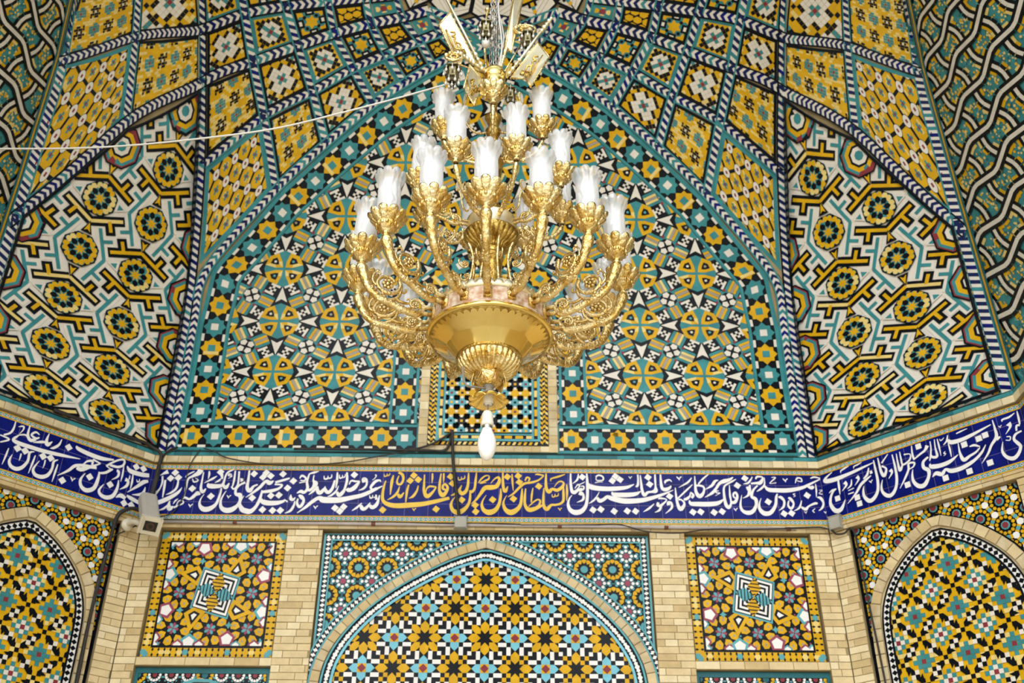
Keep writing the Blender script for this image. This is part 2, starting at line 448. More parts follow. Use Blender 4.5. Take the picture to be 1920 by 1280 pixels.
PANES = [  # corners bottom-left, bottom-right, top-right, top-left; pattern; size; border colour
    (('A1', 'B1', 'B0', 'A0'), pat_circle, .25, 'T'), (('B1', 'C1', 'C0', 'B0'), pat_plus, .2, 'K'), (('C1', 'D1', 'D0', 'C0'), pat_check_big, 0, 'K'),
    (('D1', 'E1', 'E0', 'D0'), pat_check, 0, 'T'), (('E1', 'F1', 'F0', 'E0'), pat_flower, 0, 'K'), (('F1', 'G1', 'G0', 'F0'), pat_hex, 0, 'K'),
    (('G1', 'H1', 'H0', 'G0'), pat_bud, 0, 'T'),
    (('C2', 'D2', 'D1', 'C1'), pat_plus, .175, 'K'), (('D2', 'E2', 'E1', 'D1'), pat_check_big, 0, 'K'), (('E2', 'F2', 'F1', 'E1'), pat_check, 0, 'T'),
    (('F2', 'G2', 'G1', 'F1'), pat_flower, 0, 'K'), (('G2', 'H2', 'H1', 'G1'), pat_hex, 0, 'K'), (('H2', 'I2', 'I1', 'H1'), pat_bud, 0, 'T'),
    (('R5', 'D3', 'D2', 'C2'), pat_circle, .195, 'T'), (('D3', 'E3', 'E2', 'D2'), pat_plus, .165, 'K'), (('E3', 'F3', 'F2', 'E2'), pat_check_big, 0, 'K'),
    (('F3', 'G3', 'G2', 'F2'), pat_check, 0, 'T'), (('G3', 'H3', 'H2', 'G2'), pat_flower, 0, 'K'), (('H3', 'J3', 'I2', 'H2'), pat_hex, 0, 'K'),
    (('J3', 'K3', 'J2', 'I2'), pat_bud, 0, 'T'),
    (('A0', 'B0', 'Bt', 'At'), pat_plus, .2, 'K'), (('B0', 'C0', 'Ct', 'Bt'), pat_check_big, 0, 'K'), (('C0', 'D0', 'Dt', 'Ct'), pat_check, 0, 'T'),
    (('D0', 'E0', 'Et', 'Dt'), pat_flower, 0, 'K'), (('E0', 'F0', 'Ft', 'Et'), pat_hex, 0, 'K')]
for q, pf, n, border in PANES:
    for sg in (0, 1):
        quad = NP(*q); f = bilin(quad)
        tl, gc = pf(math.dist(quad[0], quad[1]) * .5 + math.dist(quad[2], quad[3]) * .5, math.dist(quad[0], quad[3]) * .5 + math.dist(quad[1], quad[2]) * .5, *([n] if n else []))
        mo = Mos(vault_map)
        reg = ccw(quad); r1 = inset(reg, .045); r2 = inset(reg, .075 if pf is not pat_circle else .085)
        g = mir(ident) if sg else ident
        F = (lambda f: (lambda q: mir(f)(q)))(f) if sg else f
        if sg: reg, r1, r2 = [ccw(mirror_poly(x)) for x in (reg, r1, r2)]
        mo.ground(reg, 'm', 0, .07); mo.ground(r1, border, 1, .07); mo.ground(r2, gc, 2, .07)
        mo.tiles(tl, F, r2, 2)
        mo.build('mosaic_pane', ceiling)

# ---- ribs: herringbone cable of navy and white between thin edges
def rib(path, w=0.085, chevron=True, edge=('T', 'T'), parent=None, period=.075):
    st = Strip(path); mo = Mos(vault_map, base=.009)
    h = w / 2; e = .014
    line_strip(mo, st, -h - e, h + e, 'D', 0); line_strip(mo, st, -h, h, 'W', 1)
    line_strip(mo, st, -h - e, -h + .002, edge[0], 2); line_strip(mo, st, h - .002, h + e, edge[1], 2)
    n = int(st.L / period); tl = []
    for k in range(n):
        a = k * period
        c = 'V' if random.random() < .8 else ('B' if random.random() < .6 else 'T'); d = period * .52
        if chevron:
            tl.append(([(a, -h), (a + d, -h), (a + d + .035, 0), (a + .035, 0)], c, 2)); tl.append(([(a + .035, 0), (a + d + .035, 0), (a + d, h), (a, h)], c, 2))
        else:
            tl.append(([(a, -h), (a + d, -h), (a + d + .04, h), (a + .04, h)], c, 2))
    mo.tiles(tl, st)
    return mo.build('rib', parent)
def both(path, **k):
    for sg in (1, -1):
        p = [(x * sg, y) for x, y in path]
        ed = k.get('edge', ('T', 'T'))
        kk = dict(k); kk['edge'] = ed if sg == 1 else (ed[1], ed[0])
        rib(p, parent=ceiling, **kk)
sp = lambda *k: smooth_path(NP(*k), 6)
both(smooth_path([(-4.745, VB), (-4.745, 5.0), (-4.745, 5.8), (-4.745, 6.8), (-4.75, 7.59), (-4.90, 8.5), (-5.1, 9.3)], 6), chevron=False, edge=('T', 'T'), w=.085)
both([(-2.952, VB), (-2.952, 5.2), (-2.952, 6.14), NODE['C2'], NODE['C1'], NODE['C0'], (-2.98, 9.05), (-2.98, 9.4)], chevron=False, edge=('K', 'T'), w=.06)
both(sp('B1', 'B0', 'Bt'), chevron=False, w=.08, edge=('T', 'T')); both(sp('D3', 'D2', 'D1', 'D0', 'Dt'), chevron=False, w=.07)
both(sp('E3', 'E2', 'E1', 'E0', 'Et'), chevron=False, w=.065); both(sp('F3', 'F2', 'F1', 'F0', 'Ft'), chevron=False, w=.06)
both(sp('G3', 'G2', 'G1', 'G0'), chevron=False, w=.055); both(sp('H3', 'H2', 'H1', 'H0'), chevron=False, w=.05); both(sp('J3', 'I2', 'I1'), chevron=False, w=.045)
both(sp('A1', 'B1', 'C1', 'D1', 'E1', 'F1', 'G1', 'H1', 'I1'), w=.085, edge=('K', 'K')); both(sp('A0', 'B0', 'C0', 'D0', 'E0', 'F0', 'G0', 'H0'), w=.08, edge=('K', 'K'))
both(sp('C2', 'D2', 'E2', 'F2', 'G2', 'H2', 'I2', 'J2', 'K2'), w=.07, edge=('T', 'K'))
both(smooth_path([(-2.872, VB), (-2.875, 5.0), (-2.875, 5.6), (-2.81, 6.18), NODE['D3'], NODE['E3'], NODE['F3'], NODE['G3'], NODE['H3'], NODE['J3'], NODE['K3']], 6), w=.07, edge=('T', 'T'))
both(sp('K3', 'J2', 'I1'), w=.05, chevron=False)

# ---- star at the crown
def crown():
    tips = [(-1.02, 9.02), (-.86, 8.72), (-.66, 8.80), (-.47, 8.62), (-.235, 8.70), (0.0, 8.58)]
    pts = tips + [(-x, y) for x, y in tips[-2::-1]]
    mo = Mos(vault_map, base=.004); c = (0, 9.75)
    for i in range(1, len(pts) - 1, 2):
        a, b, d = pts[i - 1], pts[i], pts[i + 1]
        k = ccw([a, b, d, c])
        mo.ground(inset(k, -.0), 'K', 0, .12)
        kk = inset(k, .022); mo.ground(kk, 'W', 1, .08)
        ax = np.array(c) - np.array(b); ax /= np.linalg.norm(ax); pr = np.array([ax[1], -ax[0]])
        f = (lambda b, ax, pr: (lambda q: np.array(b) + q[:, :1] * pr + q[:, 1:2] * ax))(b, ax, pr)
        tl = [(rect(-.006, .0, .006, .11), 'K', 1)]
        for r in range(14):
            for s_ in (-1, 1):
                tl.append((bar(s_ * .0, .05 + r * .045, s_ * .5, .05 + r * .045 + .33, .004), 'G', 1))
        for w, y0, cc in ((.11, .20, 'K'), (.085, .225, 'Y'), (.04, .27, 'K')): tl.append((rect(-w, y0, w, y0 + 2 * w), cc, 2 + (w < .1) + (w < .05)))
        for yy, cc in ((.115, 'Y'), (.15, 'T'), (.185, 'Y')): tl.append((rect(-.018, yy - .018, .018, yy + .018), cc, 2))
        tl.append((rect(-.045, .16, -.018, .20), 'K', 2)); tl.append((rect(.018, .16, .045, .20), 'K', 2))
        mo.tiles(tl, f, kk, 1)
    return mo.build('crown_star', ceiling)
crown()

# ---- central arched field
def medallion():
    tl = []
    oc = [(0, -.345), (.11, -.30), (.25, -.225), (.315, -.07), (.335, 0), (.315, .07), (.25, .225), (.11, .30), (0, .345), (-.11, .30), (-.25, .225), (-.315, .07), (-.335, 0), (-.315, -.07), (-.25, -.225), (-.11, -.30)]
    tl.append((oc, 'T', 3))
    pet = [(.020, .026), (.036, .14), (.102, .298), (.25, .235), (.32, .073), (.14, .021)]
    cen = (.15, .135)
    for sx_ in (1, -1):
        for sy in (1, -1):
            P_ = [(x * sx_, y * sy) for x, y in pet]
            cx, cy = cen[0] * sx_, cen[1] * sy
            tl.append((P_, 'Y', 4))
            if random.random() < .35: tl.append(([P_[0], P_[1], (cx, cy)], 'y', 5))
            if random.random() < .35: tl.append(([P_[4], P_[5], (cx, cy)], 'y', 5))
            tl.append(([(cx + (x - cx) * .48, cy + (y - cy) * .48) for x, y in P_], 'K', 6))
            tl.append((ngon(cx, cy, .024, 6), random.choice('AGW'), 7))
    return tl
def darts(chi):
    """dart between this medallion and its right and upper neighbours"""
    tl = []
    a = [([(.685, 0), (.27, -.205), (.33, 0), (.27, .205)], 'K', 1), ([(.655, 0), (.365, -.10), (.425, 0), (.365, .10)], 'W', 2)]
    if chi: a = [([(1 - x, y) for x, y in p], c, l) for p, c, l in a]
    b = [([(.685, 0), (.27, -.205), (.33, 0), (.27, .205)], 'K', 1), ([(.655, 0), (.365, -.10), (.425, 0), (.365, .10)], 'W', 2)]
    if not chi: b = [([(1 - x, y) for x, y in p], c, l) for p, c, l in b]
    tl += a + [([(y, x) for x, y in p], c, l) for p, c, l in b]
    return tl
def knot(chi):
    tl = [(ngon(0, 0, .15, 8, .2), 'K', 1)]
    a = math.radians(-26)
    for k in range(4):
        c, s_ = math.cos(a + k * PI / 2), math.sin(a + k * PI / 2)
        R = lambda p: [(x * c - y * s_, x * s_ + y * c) for x, y in p]
        w = .235
        for i, cc in enumerate('TYGYT'):
            yy = -w / 2 + w * i / 5
            tl.append((R(rect(.155, yy, .385, yy + w / 5 - .004)), cc if cc != 'Y' else yel(), 2))
        tl.append((R(rect(.125, .105, .17, .15)), 'R', 4))
        tl.append((R([(.03, .0), (.075, -.06), (.135, -.04), (.135, .04), (.075, .06)]), 'W', 3))
        # the chequered square between two bars
        cx, cy = .355 * math.cos(math.radians(45)), .355 * math.sin(math.radians(45))
        h = .105; g = 2 * h / 5
        tl.append((R(rect(cx - h - .02, cy - h - .02, cx + h + .02, cy + h + .02)), 'K', 1))
        for j, row in enumerate(('WWWWK', 'KKWKK', 'KWKWK', 'KKWKK', 'KWWWW')):
            for i, ch in enumerate(row):
                if ch == 'W': tl.append((R(rect(cx - h + i * g, cy - h + j * g, cx - h + (i + 1) * g, cy - h + (j + 1) * g)), 'W', 3))
    return flipx(tl) if chi else tl
LU, LV = 0.5865, 0.5425
lat_c = lambda q: np.stack([q[:, 0] * LU, 5.095 + q[:, 1] * LV], 1)
cen_out = [(-2.83, VB + .01), (2.83, VB + .01), (2.83, 5.6), (2.765, 6.17), (2.155, 6.95), (1.675, 7.40), (1.208, 7.795), (.887, 8.00), (.602, 8.16), (.325, 8.29), (0, 8.385)]
cen_out = ccw(cen_out + [(-x, y) for x, y in cen_out[-2:1:-1]])
cen_in = inset(cen_out, .31)
def starband(n, off=0):
    """unit long stars, yellow then turquoise, across the band 0..1"""
    tl = []
    for k in range(n):
        a = 'Y' if (k + off) % 2 == 0 else 'T'; b = 'T' if a == 'Y' else 'W'
        x = k + .5
        tl.append((rect(x - .325, .175, x + .325, .825), a, 2)); tl.append(([(x - .5, .5), (x, .03), (x + .5, .5), (x, .97)], a, 2))
        tl.append((rect(x - .15, .35, x + .15, .65), b, 4))
        for t in (.0, .87): tl.append((rect(x - .5 - .17, t, x - .5 + .17, t + .13), 'W', 2))
        if a == 'Y' and random.random() < .5: tl.append((rect(x - .3, .2, x - .15, .8), 'y', 3))
    return tl
def band_on(mo, path, width, unit, off=0, lay=2, edge=True):
    st = Strip(path); n = max(2, int(round(st.L / unit / 2)) * 2); u = st.L / n; h = width / 2
    line_strip(mo, st, -h, h, 'K', lay, .1)
    tl = [([(x * u, (y - .5) * width) for x, y in p], c, l) for p, c, l in starband(n, off)]
    mo.tiles(tl, st, None, lay)
    if edge:
        line_strip(mo, st, -h - .022, -h + .004, 'T', lay + 3, .1); line_strip(mo, st, h - .004, h + .022, 'T', lay + 3, .1)
def central():
    mo = Mos(vault_map)
    mo.ground(cen_out, 'T', 0, .07)
    tl = []
    for i in range(-6, 7):
        for j in range(-2, 7):
            x, y = i + .5, j
            chi = (i + j) % 2
            tl += shift(medallion(), x, y) + shift(darts(chi), x, y) + shift(knot(chi), x + .5, y + .5)
    mo.ground(cen_in, 'T', 1, .07)
    mo.tiles(tl, lat_c, cen_in, 2)
    # star band up both sides, over the arch and along the foot
    mid = inset(cen_out, .16)
    k0 = min(range(len(mid)), key=lambda i: (round(mid[i][1], 2), mid[i][0]))
    ring = mid[k0:] + mid[:k0]
    up_ = [p for p in ring if p[1] > VB + .5]
    R_ = sorted([p for p in ring if p[0] >= -1e-6 and p[1] > VB + .3], key=lambda p: p[1])
    y0 = VB + .01 + .145
    right = [(2.67, VB + .30)] + R_
    band_on(mo, right, .235, .235, 1); band_on(mo, [(-x, y) for x, y in right], .235, .235, 1)
    band_on(mo, [(-2.82, y0), (-.655, y0)], .235, .237, 0); band_on(mo, [(.655, y0), (2.82, y0)], .235, .237, 0)
    # star band beside the window, meeting over its arch
    for sg in (-1, 1):
        pth = [(sg * .79, VB + .30), (sg * .79, 5.1), (sg * .79, 5.62), (sg * .62, 6.0), (sg * .30, 6.24), (0, 6.36)]
        band_on(mo, pth, .215, .235, 1, 12)
    o = mo.build('mosaic_panel')
    return tag(o, 'large arched mosaic field behind the chandelier, yellow petal medallions around the window', 'mosaic panel')
central()

# ---- fretwork fields over the two chamfered corners
def fret(chi):
    tl = []
    for k in range(4):
        wc, ic = (('K', 'Y'), ('W', 'T'))[k % 2]
        def R(p): return rot90(p, -k)
        b0, b1, s0, s1 = (-.5, .07), (0.02, .305), (-.20, .205), (-.115, .03)
        lw, iw = (.172, .062); ly = 2 if k % 2 else 3
        ex = (b1[0] + .03, b1[1] + .014)
        tl.append((R(bar(*b0, *ex, lw)), wc, ly)); tl.append((R(bar(*s0, s1[0] + .022, s1[1] - .05, lw)), wc, ly))
        tl.append((R(bar(*b0, *b1, iw)), ic if ic != 'Y' else yel(), ly + 3)); tl.append((R(bar(*s0, *s1, iw)), ic, ly + 3))
    tl = [([(x + .5, y + .5) for x, y in p], c, l) for p, c, l in tl]
    for k in (0, 2):
        R = lambda p: [(x + .5, y + .5) for x, y in rot90([(a - .5, b - .5) for a, b in p], k)]
        tl += [(R([(.49, 0), (.69, -.10), (.69, .10)]), 'W', 7), (R([(.54, 0), (.65, -.055), (.65, .055)]), 'T', 8)]
        tl += [(R([(0, .56), (-.10, .33), (.10, .33)]), 'K', 7), (R([(0, .53), (-.055, .36), (0, .40), (.055, .36)]), 'Y', 8)]
    return [([(1 - x, y) for x, y in p], c, l) for p, c, l in tl] if chi else tl
def rosette():
    tl = [(ngon(0, 0, .325, 8, PI / 8), 'K', 7.5), (ngon(0, 0, .30, 8, PI / 8), 'T', 8.5)]
    for k in range(8):
        a = k * PI / 4 + .2
        R = lambda p: rot(p, a)
        tl.append((R([(.19, -.09), (.27, -.085), (.29, -.03), (.26, 0), (.29, .03), (.27, .085), (.19, .09), (.16, 0)]), yel(), 9))
        tl.append((R([(.085, 0), (.125, -.05), (.18, -.045), (.215, 0), (.18, .045), (.125, .05)]), 'K', 10))
        tl.append((R(rot(ngon(.285, 0, .028, 6), PI / 8)), 'K', 10))
    tl.append((star(0, 0, .12, .05, 8, .2 + PI / 8), 'Y', 10))
    return tl
def halfeye():
    tl = []
    for r, c in ((.40, 'K'), (.37, 'R'), (.345, 'T'), (.29, 'Y'), (.21, 'K'), (.165, 'W'), (.09, 'T')):
        tl.append((ngon(0, 0, r, 8, PI / 8), c, 9 + (.4 - r) * 10))
    return tl
def lat_f(q):
    i, j = q[:, 0], q[:, 1]
    return np.stack([-4.125 + .572 * i + .06 * j + .0215 * j * j - .004 * i * j, 5.876 + .545 * j + .0205 * j * j - .012 * i], 1)
leaf = ccw([(-4.70, VB + .01), (-3.002, VB + .01), (-3.002, 7.95), (-3.90, 7.235), (-4.36, 6.535), (-4.70, 5.925)])
def fretfield(sg):
    mo = Mos(vault_map); reg = leaf if sg < 0 else ccw(mirror_poly(leaf)); F = lat_f if sg < 0 else mir(lat_f)
    mo.ground(reg, 'W', 0, .07)
    E = []
    n = len(leaf)
    for i in range(n):
        (ax, ay), (bx, by) = leaf[i], leaf[(i + 1) % n]; L = math.hypot(bx - ax, by - ay); E.append((ax, ay, (bx - ax) / L, (by - ay) / L))
    tl = []
    for i in range(-3, 5):
        for j in range(-6, 6):
            tl += shift(fret((i + j) % 2), i, j)
            p = lat_f(np.array([[i, j]], float))[0]
            d = min(ex * (p[1] - ay) - ey * (p[0] - ax) for ax, ay, ex, ey in E)
            if d < -.25: continue
            tl += shift(halfeye() if d < .13 else rosette(), i, j)
    mo.tiles(tl, F, reg, 1)
    # black joint beside the ribs
    for i in range(n):
        p, q = leaf[i], leaf[(i + 1) % n]
        st = Strip([p, q]); mo.tiles([(rect(0, 0, st.L, .03), 'K', 22)], st if sg < 0 else mir(st))
    o = mo.build('mosaic_panel')
    return tag(o, ('fretwork mosaic of white and black key bands with yellow rosettes, ' + ('left' if sg < 0 else 'right') + ' corner of the vault'), 'mosaic panel')
fretfield(-1); fretfield(1)

# ---- woven band fields on the side walls of the vault
def weave():
    tl = []
    def link(pts, ly):
        for a, b in zip(pts[:-1], pts[1:]):
            for w, c, l in ((.27, None, 1), (.245, 'K', 3), (.09, 'W', 4)):
                if c is None:
                    if random.random() < .92:
                        L = math.hypot(b[0] - a[0], b[1] - a[1]); nx, ny = -(b[1] - a[1]) / L, (b[0] - a[0]) / L
                        o = random.choice((-1, 1)) * .155
                        tl.append((bar(a[0] + nx * o, a[1] + ny * o, b[0] + nx * o, b[1] + ny * o, .075), random.choice('YYy'), 2))
                else: tl.append((bar(*a, *b, w), c, l + ly))
    link([(0, 0), (.14, .255), (.245, .36), (.5, .5)], 0); link([(0, 0), (-.14, -.255), (-.245, -.36), (-.5, -.5)], 0)
    link([(0, 0), (.255, -.14), (.36, -.245), (.5, -.5)], 2); link([(0, 0), (-.255, .14), (-.36, .245), (-.5, .5)], 2)
    for a in ((0, 0), (.5, .5)): tl.append((ngon(a[0], a[1], .04, 4, .3), 'W', 9))
    for cx, cy in ((.5, 0), (0, .5)):
        for k in range(30):
            x, y = cx + random.uniform(-.2, .2), cy + random.uniform(-.2, .2)
            s_ = random.uniform(.024, .042); tl.append((ngon(x, y, s_, 4, random.random()), random.choice('yyYYyDDA'), 1))
    return tl
def sidefield(sg):
    mo = Mos(vault_map)
    reg = ccw([(4.82, VB + .01), (8.0, VB + .01), (8.0, 9.6), (5.36, 9.6), (5.06, 8.6), (4.85, 7.6), (4.82, 6.2)])
    lat = lambda q: np.stack([5.715 + q[:, 0] * .525 - q[:, 1] * .13, 7.11 - q[:, 0] * .437 - q[:, 1] * .372], 1)
    F = lat
    if sg < 0: reg = ccw(mirror_poly(reg)); F = mir(lat)
    mo.ground(reg, 'T', 0, .08)
    tl = []
    for i in range(-8, 9):
        for j in range(-14, 14):
            p = lat(np.array([[i, j]], float))[0]
            if 4.4 < p[0] < 7.6 and 4 < p[1] < 9.4: tl += shift(weave(), i, j)
    mo.tiles(tl, F, reg, 1)
    pth = [(4.86, VB), (4.86, 6.2), (4.89, 7.6), (5.10, 8.6), (5.40, 9.6)]
    st = Strip([(x * sg, y) for x, y in pth])
    line_strip(mo, st, -.045, .045, 'D', 12); line_strip(mo, st, -.014, .014, 'Y', 13)
    o = mo.build('mosaic_panel')
    return tag(o, 'woven mosaic of black and white bands on turquoise at the ' + ('left' if sg < 0 else 'right') + ' edge of the vault', 'mosaic panel')
sidefield(-1); sidefield(1)
# ------------------------------------------------------------------ walls below the vault
FLOOR = -1.6
def slab(name, w, x0, x1, z0, z1, label):
    mo = Mos(wall_map(w)); mo.box(x0, z0, x1, z1, -.40, -.085, 'b')
    o = mo.build(name); tag(o, label, 'wall', kind='structure'); return o
wall_back = slab('wall_back', 'back', -3.2, 3.2, FLOOR, 4.25, 'buff brick back wall below the vault')
wall_right = slab('wall_right', 'right', -.12, CL + .12, FLOOR, 4.25, 'buff brick chamfered wall on the right')
wall_left = slab('wall_left', 'left', -CL - .12, .12, FLOOR, 4.25, 'buff brick chamfered wall on the left')
def bigbox(name, x0, y0, z0, x1, y1, z1, m, label, cat):
    bm = bmesh.new(); bmesh.ops.create_cube(bm, size=1)
    for v in bm.verts: v.co = ((x0 + x1) / 2 + v.co.x * (x1 - x0), (y0 + y1) / 2 + v.co.y * (y1 - y0), (z0 + z1) / 2 + v.co.z * (z1 - z0))
    me = bpy.data.meshes.new(name); bm.to_mesh(me); bm.free(); me.materials.append(MATS[m])
    return tag(link_mesh(name, me), label, cat, kind='structure')
XS = 3 + CO
bigbox('wall_east', XS + .045, -6.5, FLOOR, XS + .4, -CO, 4.25, 'brick', 'long brick side wall on the right', 'wall')
bigbox('wall_west', -XS - .4, -6.5, FLOOR, -XS, -CO, 4.25, 'brick', 'long brick side wall on the left', 'wall')
bigbox('floor', -60, -90, FLOOR - .2, 60, 0.4, FLOOR, 'paving', 'pale stone paving of the court', 'floor')

def pier(w, x0, x1, z0=1.7, z1=3.51):
    mo = Mos(wall_map(w)); mo.box(x0, z0, x1, z1, -.085, -.002, 'm')
    mo.bricks(x0 + .002, z0, x1 - .002, z1, -.002)
    return mo.build('brick_pier', dict(back=wall_back, left=wall_left, right=wall_right)[w])
for sg in (-1, 1):
    a, b = sorted((sg * 1.725, sg * 1.42)); pier('back', a, b)
    a, b = sorted((sg * 2.995, sg * 2.825)); pier('back', a, b)
pier('right', .004, .175); pier('right', 1.63, CL); pier('left', -.175, -.004); pier('left', -CL, -1.63)
for sg in (-1, 1):     # soldier course between the square panel and the one below
    a, b = sorted((sg * 2.825, sg * 1.725)); mo = Mos(wall_map('back')); mo.box(a, 2.335, b, 2.405, -.085, -.012, 'm')
    x = a
    while x < b - .02:
        x2 = min(x + .2, b); mo.box(x + .003, 2.34, x2 - .003, 2.40, -.012, -.006, random.choice('bbtp')); x = x2
    mo.build('brick_course', wall_back)

# ledge above the inscription, moulding below it
tn = 0
for w, x0, x1 in (('back', -3, 3), ('right', 0, CL), ('left', -CL, 0), ('east', 0, 4)):
    ex = .035
    tn += 1; mo = Mos(wall_map(w))
    xa, xb = (x0 + (.012 if w != 'left' else 0), x1 - (.012 if w != 'right' else 0))
    mo.box(xa, 4.128, xb, 4.196, -.085, .03, 'm')
    x = xa
    while x < xb - .01:
        x2 = min(x + .105, xb); mo.box(x + .003, 4.131, x2 - .002, 4.193 + random.uniform(-.003, .003), .03, .034 + random.uniform(0, .004), random.choice('ssspb')); x = x2
    mo.box(xa, 4.196, xb, 4.235, -.085, .028, 'D')
    x = xa
    while x < xb - .01:
        x2 = min(x + .16, xb); mo.box(x + .002, 4.199, x2 - .001, 4.233, .028, .031, random.choice('TTD')); x = x2
    mo.box(xa, 4.235, xb, 4.25, -.085, .012, 'K')
    tag(mo.build('trim_%d' % tn), 'buff brick ledge with a turquoise coping above the inscription, %s wall' % w, 'trim', kind='structure')
    tn += 1; mo = Mos(wall_map(w))
    mo.box(xa, 3.512, xb, 3.575, -.085, .012, 'm')
    x = xa
    while x < xb - .01:
        x2 = min(x + .17, xb); mo.box(x + .002, 3.515, x2 - .002, 3.548, .012, .018, random.choice('ttbs')); mo.box(x + .002, 3.551, x2 - .002, 3.575, .012, .026, random.choice('ttbs')); x = x2
    tag(mo.build('trim_%d' % tn), 'narrow buff brick moulding under the inscription, %s wall' % w, 'trim', kind='structure')

# ---- square mosaic panels
def petals8(cx, cy, r, a0=0.0):
    tl = []
    tl.append((ngon(cx, cy, r * 1.02, 16), 'K', 1))
    for k in range(8):
        a = a0 + k * PI / 4
        R = lambda p: [(cx + x * math.cos(a) - y * math.sin(a), cy + x * math.sin(a) + y * math.cos(a)) for x, y in p]
        tl.append((R([(r * .44, 0), (r * .64, -r * .215), (r * .94, -r * .235), (r * 1.06, 0), (r * .94, r * .235), (r * .64, r * .215)]), 'Y', 3))
        tl.append((R(ngon(r * .78, 0, r * .075, 6)), 'G', 4))
        tl.append((R([(0.02 * r, 0), (r * .2, -r * .1), (r * .34, -r * .06), (r * .34, r * .06), (r * .2, r * .1)]), 'PA'[k % 2], 3))
        tl.append((R(rot(rect(r * 1.02, -r * .05, r * 1.13, r * .05), PI / 8)), random.choice('PA'), 3))
    return tl
def square_panel(x0, x1, z0, z1, label):
    mo = Mos(wall_map('back', -.05), base=.0)
    mo.box(x0, z0, x1, z1, -.035, .0, 'm')
    mo.ground(rect(x0 + .004, z0 + .004, x1 - .004, z1 - .004), 'K', 1, 2)
    W_ = x1 - x0; H_ = z1 - z0
    bw = .085
    # yellow border of little hexagons with blue stars
    for hz in (0, 1):
        L = W_ if hz == 0 else H_
        n = 22; u = L / n
        for side in (0, 1):
            for k in range(n):
                c = (k + .5) * u
                star8 = k in (0, 7, 14, 21)
                for t, rr in ((.5, .5), (.06, .3), (.94, .3)):
                    yy = .012 + t * (bw - .024)
                    if star8 and t == .5: p = star(c, yy, .03, .02, 8); cc = 'A'
                    elif t == .5: p = [(c - u * .56, yy), (c - u * .25, yy - .025), (c + u * .25, yy - .025), (c + u * .56, yy), (c + u * .25, yy + .025), (c - u * .25, yy + .025)]; cc = yel()
                    else: p = [(c - u * .45, yy - .009), (c + u * .45, yy - .009), (c + u * .2, yy + .011), (c - u * .2, yy + .011)]; cc = 'Y'
                    if t > .8: p = [(a, 2 * yy - b) for a, b in p]
                    if hz == 0: p = [(x0 + a, (z0 + b) if side == 0 else (z1 - b)) for a, b in p]
                    else: p = [((x0 + b) if side == 0 else (x1 - b), z0 + a) for a, b in p]
                    mo.add(p, cc, 3 if not (star8 and t == .5) else 5)
    ix0, iz0, ix1, iz1 = x0 + bw + .012, z0 + bw + .012, x1 - bw - .012, z1 - bw - .012
    mo.ground(rect(ix0, iz0, ix1, iz1), 'K', 2, 2); S_ = ix1 - ix0
    reg = ccw(rect(ix0, iz0, ix1, iz1))
    f = lambda q: np.stack([ix0 + q[:, 0] * S_, iz1 - q[:, 1] * (iz1 - iz0)], 1)
    tl = []
    for cx, cy in ((.155, .16), (.5, .155), (.845, .16), (.155, .5), (.845, .5), (.155, .84), (.5, .845), (.845, .84)): tl += petals8(cx, cy, .157, PI / 8 * .6)
    # pale pentagons in maroon and turquoise frames along the edge
    for k in range(4):
        R = lambda p: [(x + .5, y + .5) for x, y in rot90([(a - .5, b - .5) for a, b in p], k)]
        for cx, cy, s_, c, a0 in ((.33, .06, .085, 'P', PI / 2), (.325, .12, .0, 'P', 0), (.68, .03, .085, 'A', PI / 2), (.58, .0, .06, 'P', PI / 2), (.78, .0, .06, 'P', PI / 2), (.07, .0, .06, 'P', PI / 2), (.24, .0, .05, 'A', PI / 2), (.0, .0, .06, 'A', 0)):
            if s_ == 0: continue
            tl.append((R(ngon(cx, cy, s_, 5, a0)), c, 4)); tl.append((R(ngon(cx, cy, s_ * .66, 5, a0)), 'N', 5))
        tl.append((R(star(.5, .315, .035, .018, 4, .4)), 'P', 5)); tl.append((R(star(.33, .19, .035, .018, 4, 0)), 'A', 5))
    # four big yellow darts round the centre
    for k in range(4):
        R = lambda p: [(x + .5, y + .5) for x, y in rot90(p, k)]
        o = [(.19, -.375), (.265, -.20), (.17, -.135), (.065, -.185)]; cx, cy = .17, -.225
        sc = lambda s_: [(cx + (x - cx) * s_, cy + (y - cy) * s_) for x, y in o]
        tl += [(R(sc(1.02)), 'Y', 6), (R(sc(.55)), 'K', 7), (R(sc(.28)), 'N', 8)]
    # turning square of stripes
    q = [(-.15, -.255), (.22, -.15), (.15, .255), (-.22, .15)]
    tl.append(([(x + .5, y + .5) for x, y in q], 'A', 6))
    fq = bilin([q[3], q[2], q[1], q[0]])
    inner = []
    for k in range(4):
        R = lambda p: [(x + .5, y + .5) for x, y in rot90(p, k)]
        inner.append((R(rect(-.46, -.46, 0, 0)), 'K', 0))
        for m_ in range(4):
            a = -.44 + m_ * .10; e_ = -.06 - m_ * .02
            inner.append((R(rect(a, a, e_, a + .05)), 'N', 1)); inner.append((R(rect(a, a, a + .05, e_)), 'N', 1))
        c = 'YA'[k % 2]
        inner.append((R([(0, 0), (.17, -.24), (0, -.47), (-.17, -.24)]), c, 2))
        for m_ in range(5):
            y = -.40 + m_ * .085; w_ = .17 * (1 - abs(y + .24) / .24)
            inner.append((R(bar(-w_, y - .02, w_, y + .02, .026)), 'K', 3))
    pts = []
    for p, c, l in inner: pts.append(([(0.5 + x, .5 + y) for x, y in fq(np.array(p)).tolist()], c, 7 + l))
    tl += pts
    mo.tiles(tl, f, reg, 2)
    return tag(mo.build('tile_panel'), label, 'tile panel')
square_panel(-2.815, -1.735, 2.41, 3.495, 'square mosaic panel in a yellow border beside the security camera, left of the arch')
square_panel(1.735, 2.815, 2.41, 3.495, 'square mosaic panel in a yellow border, right of the central arch')

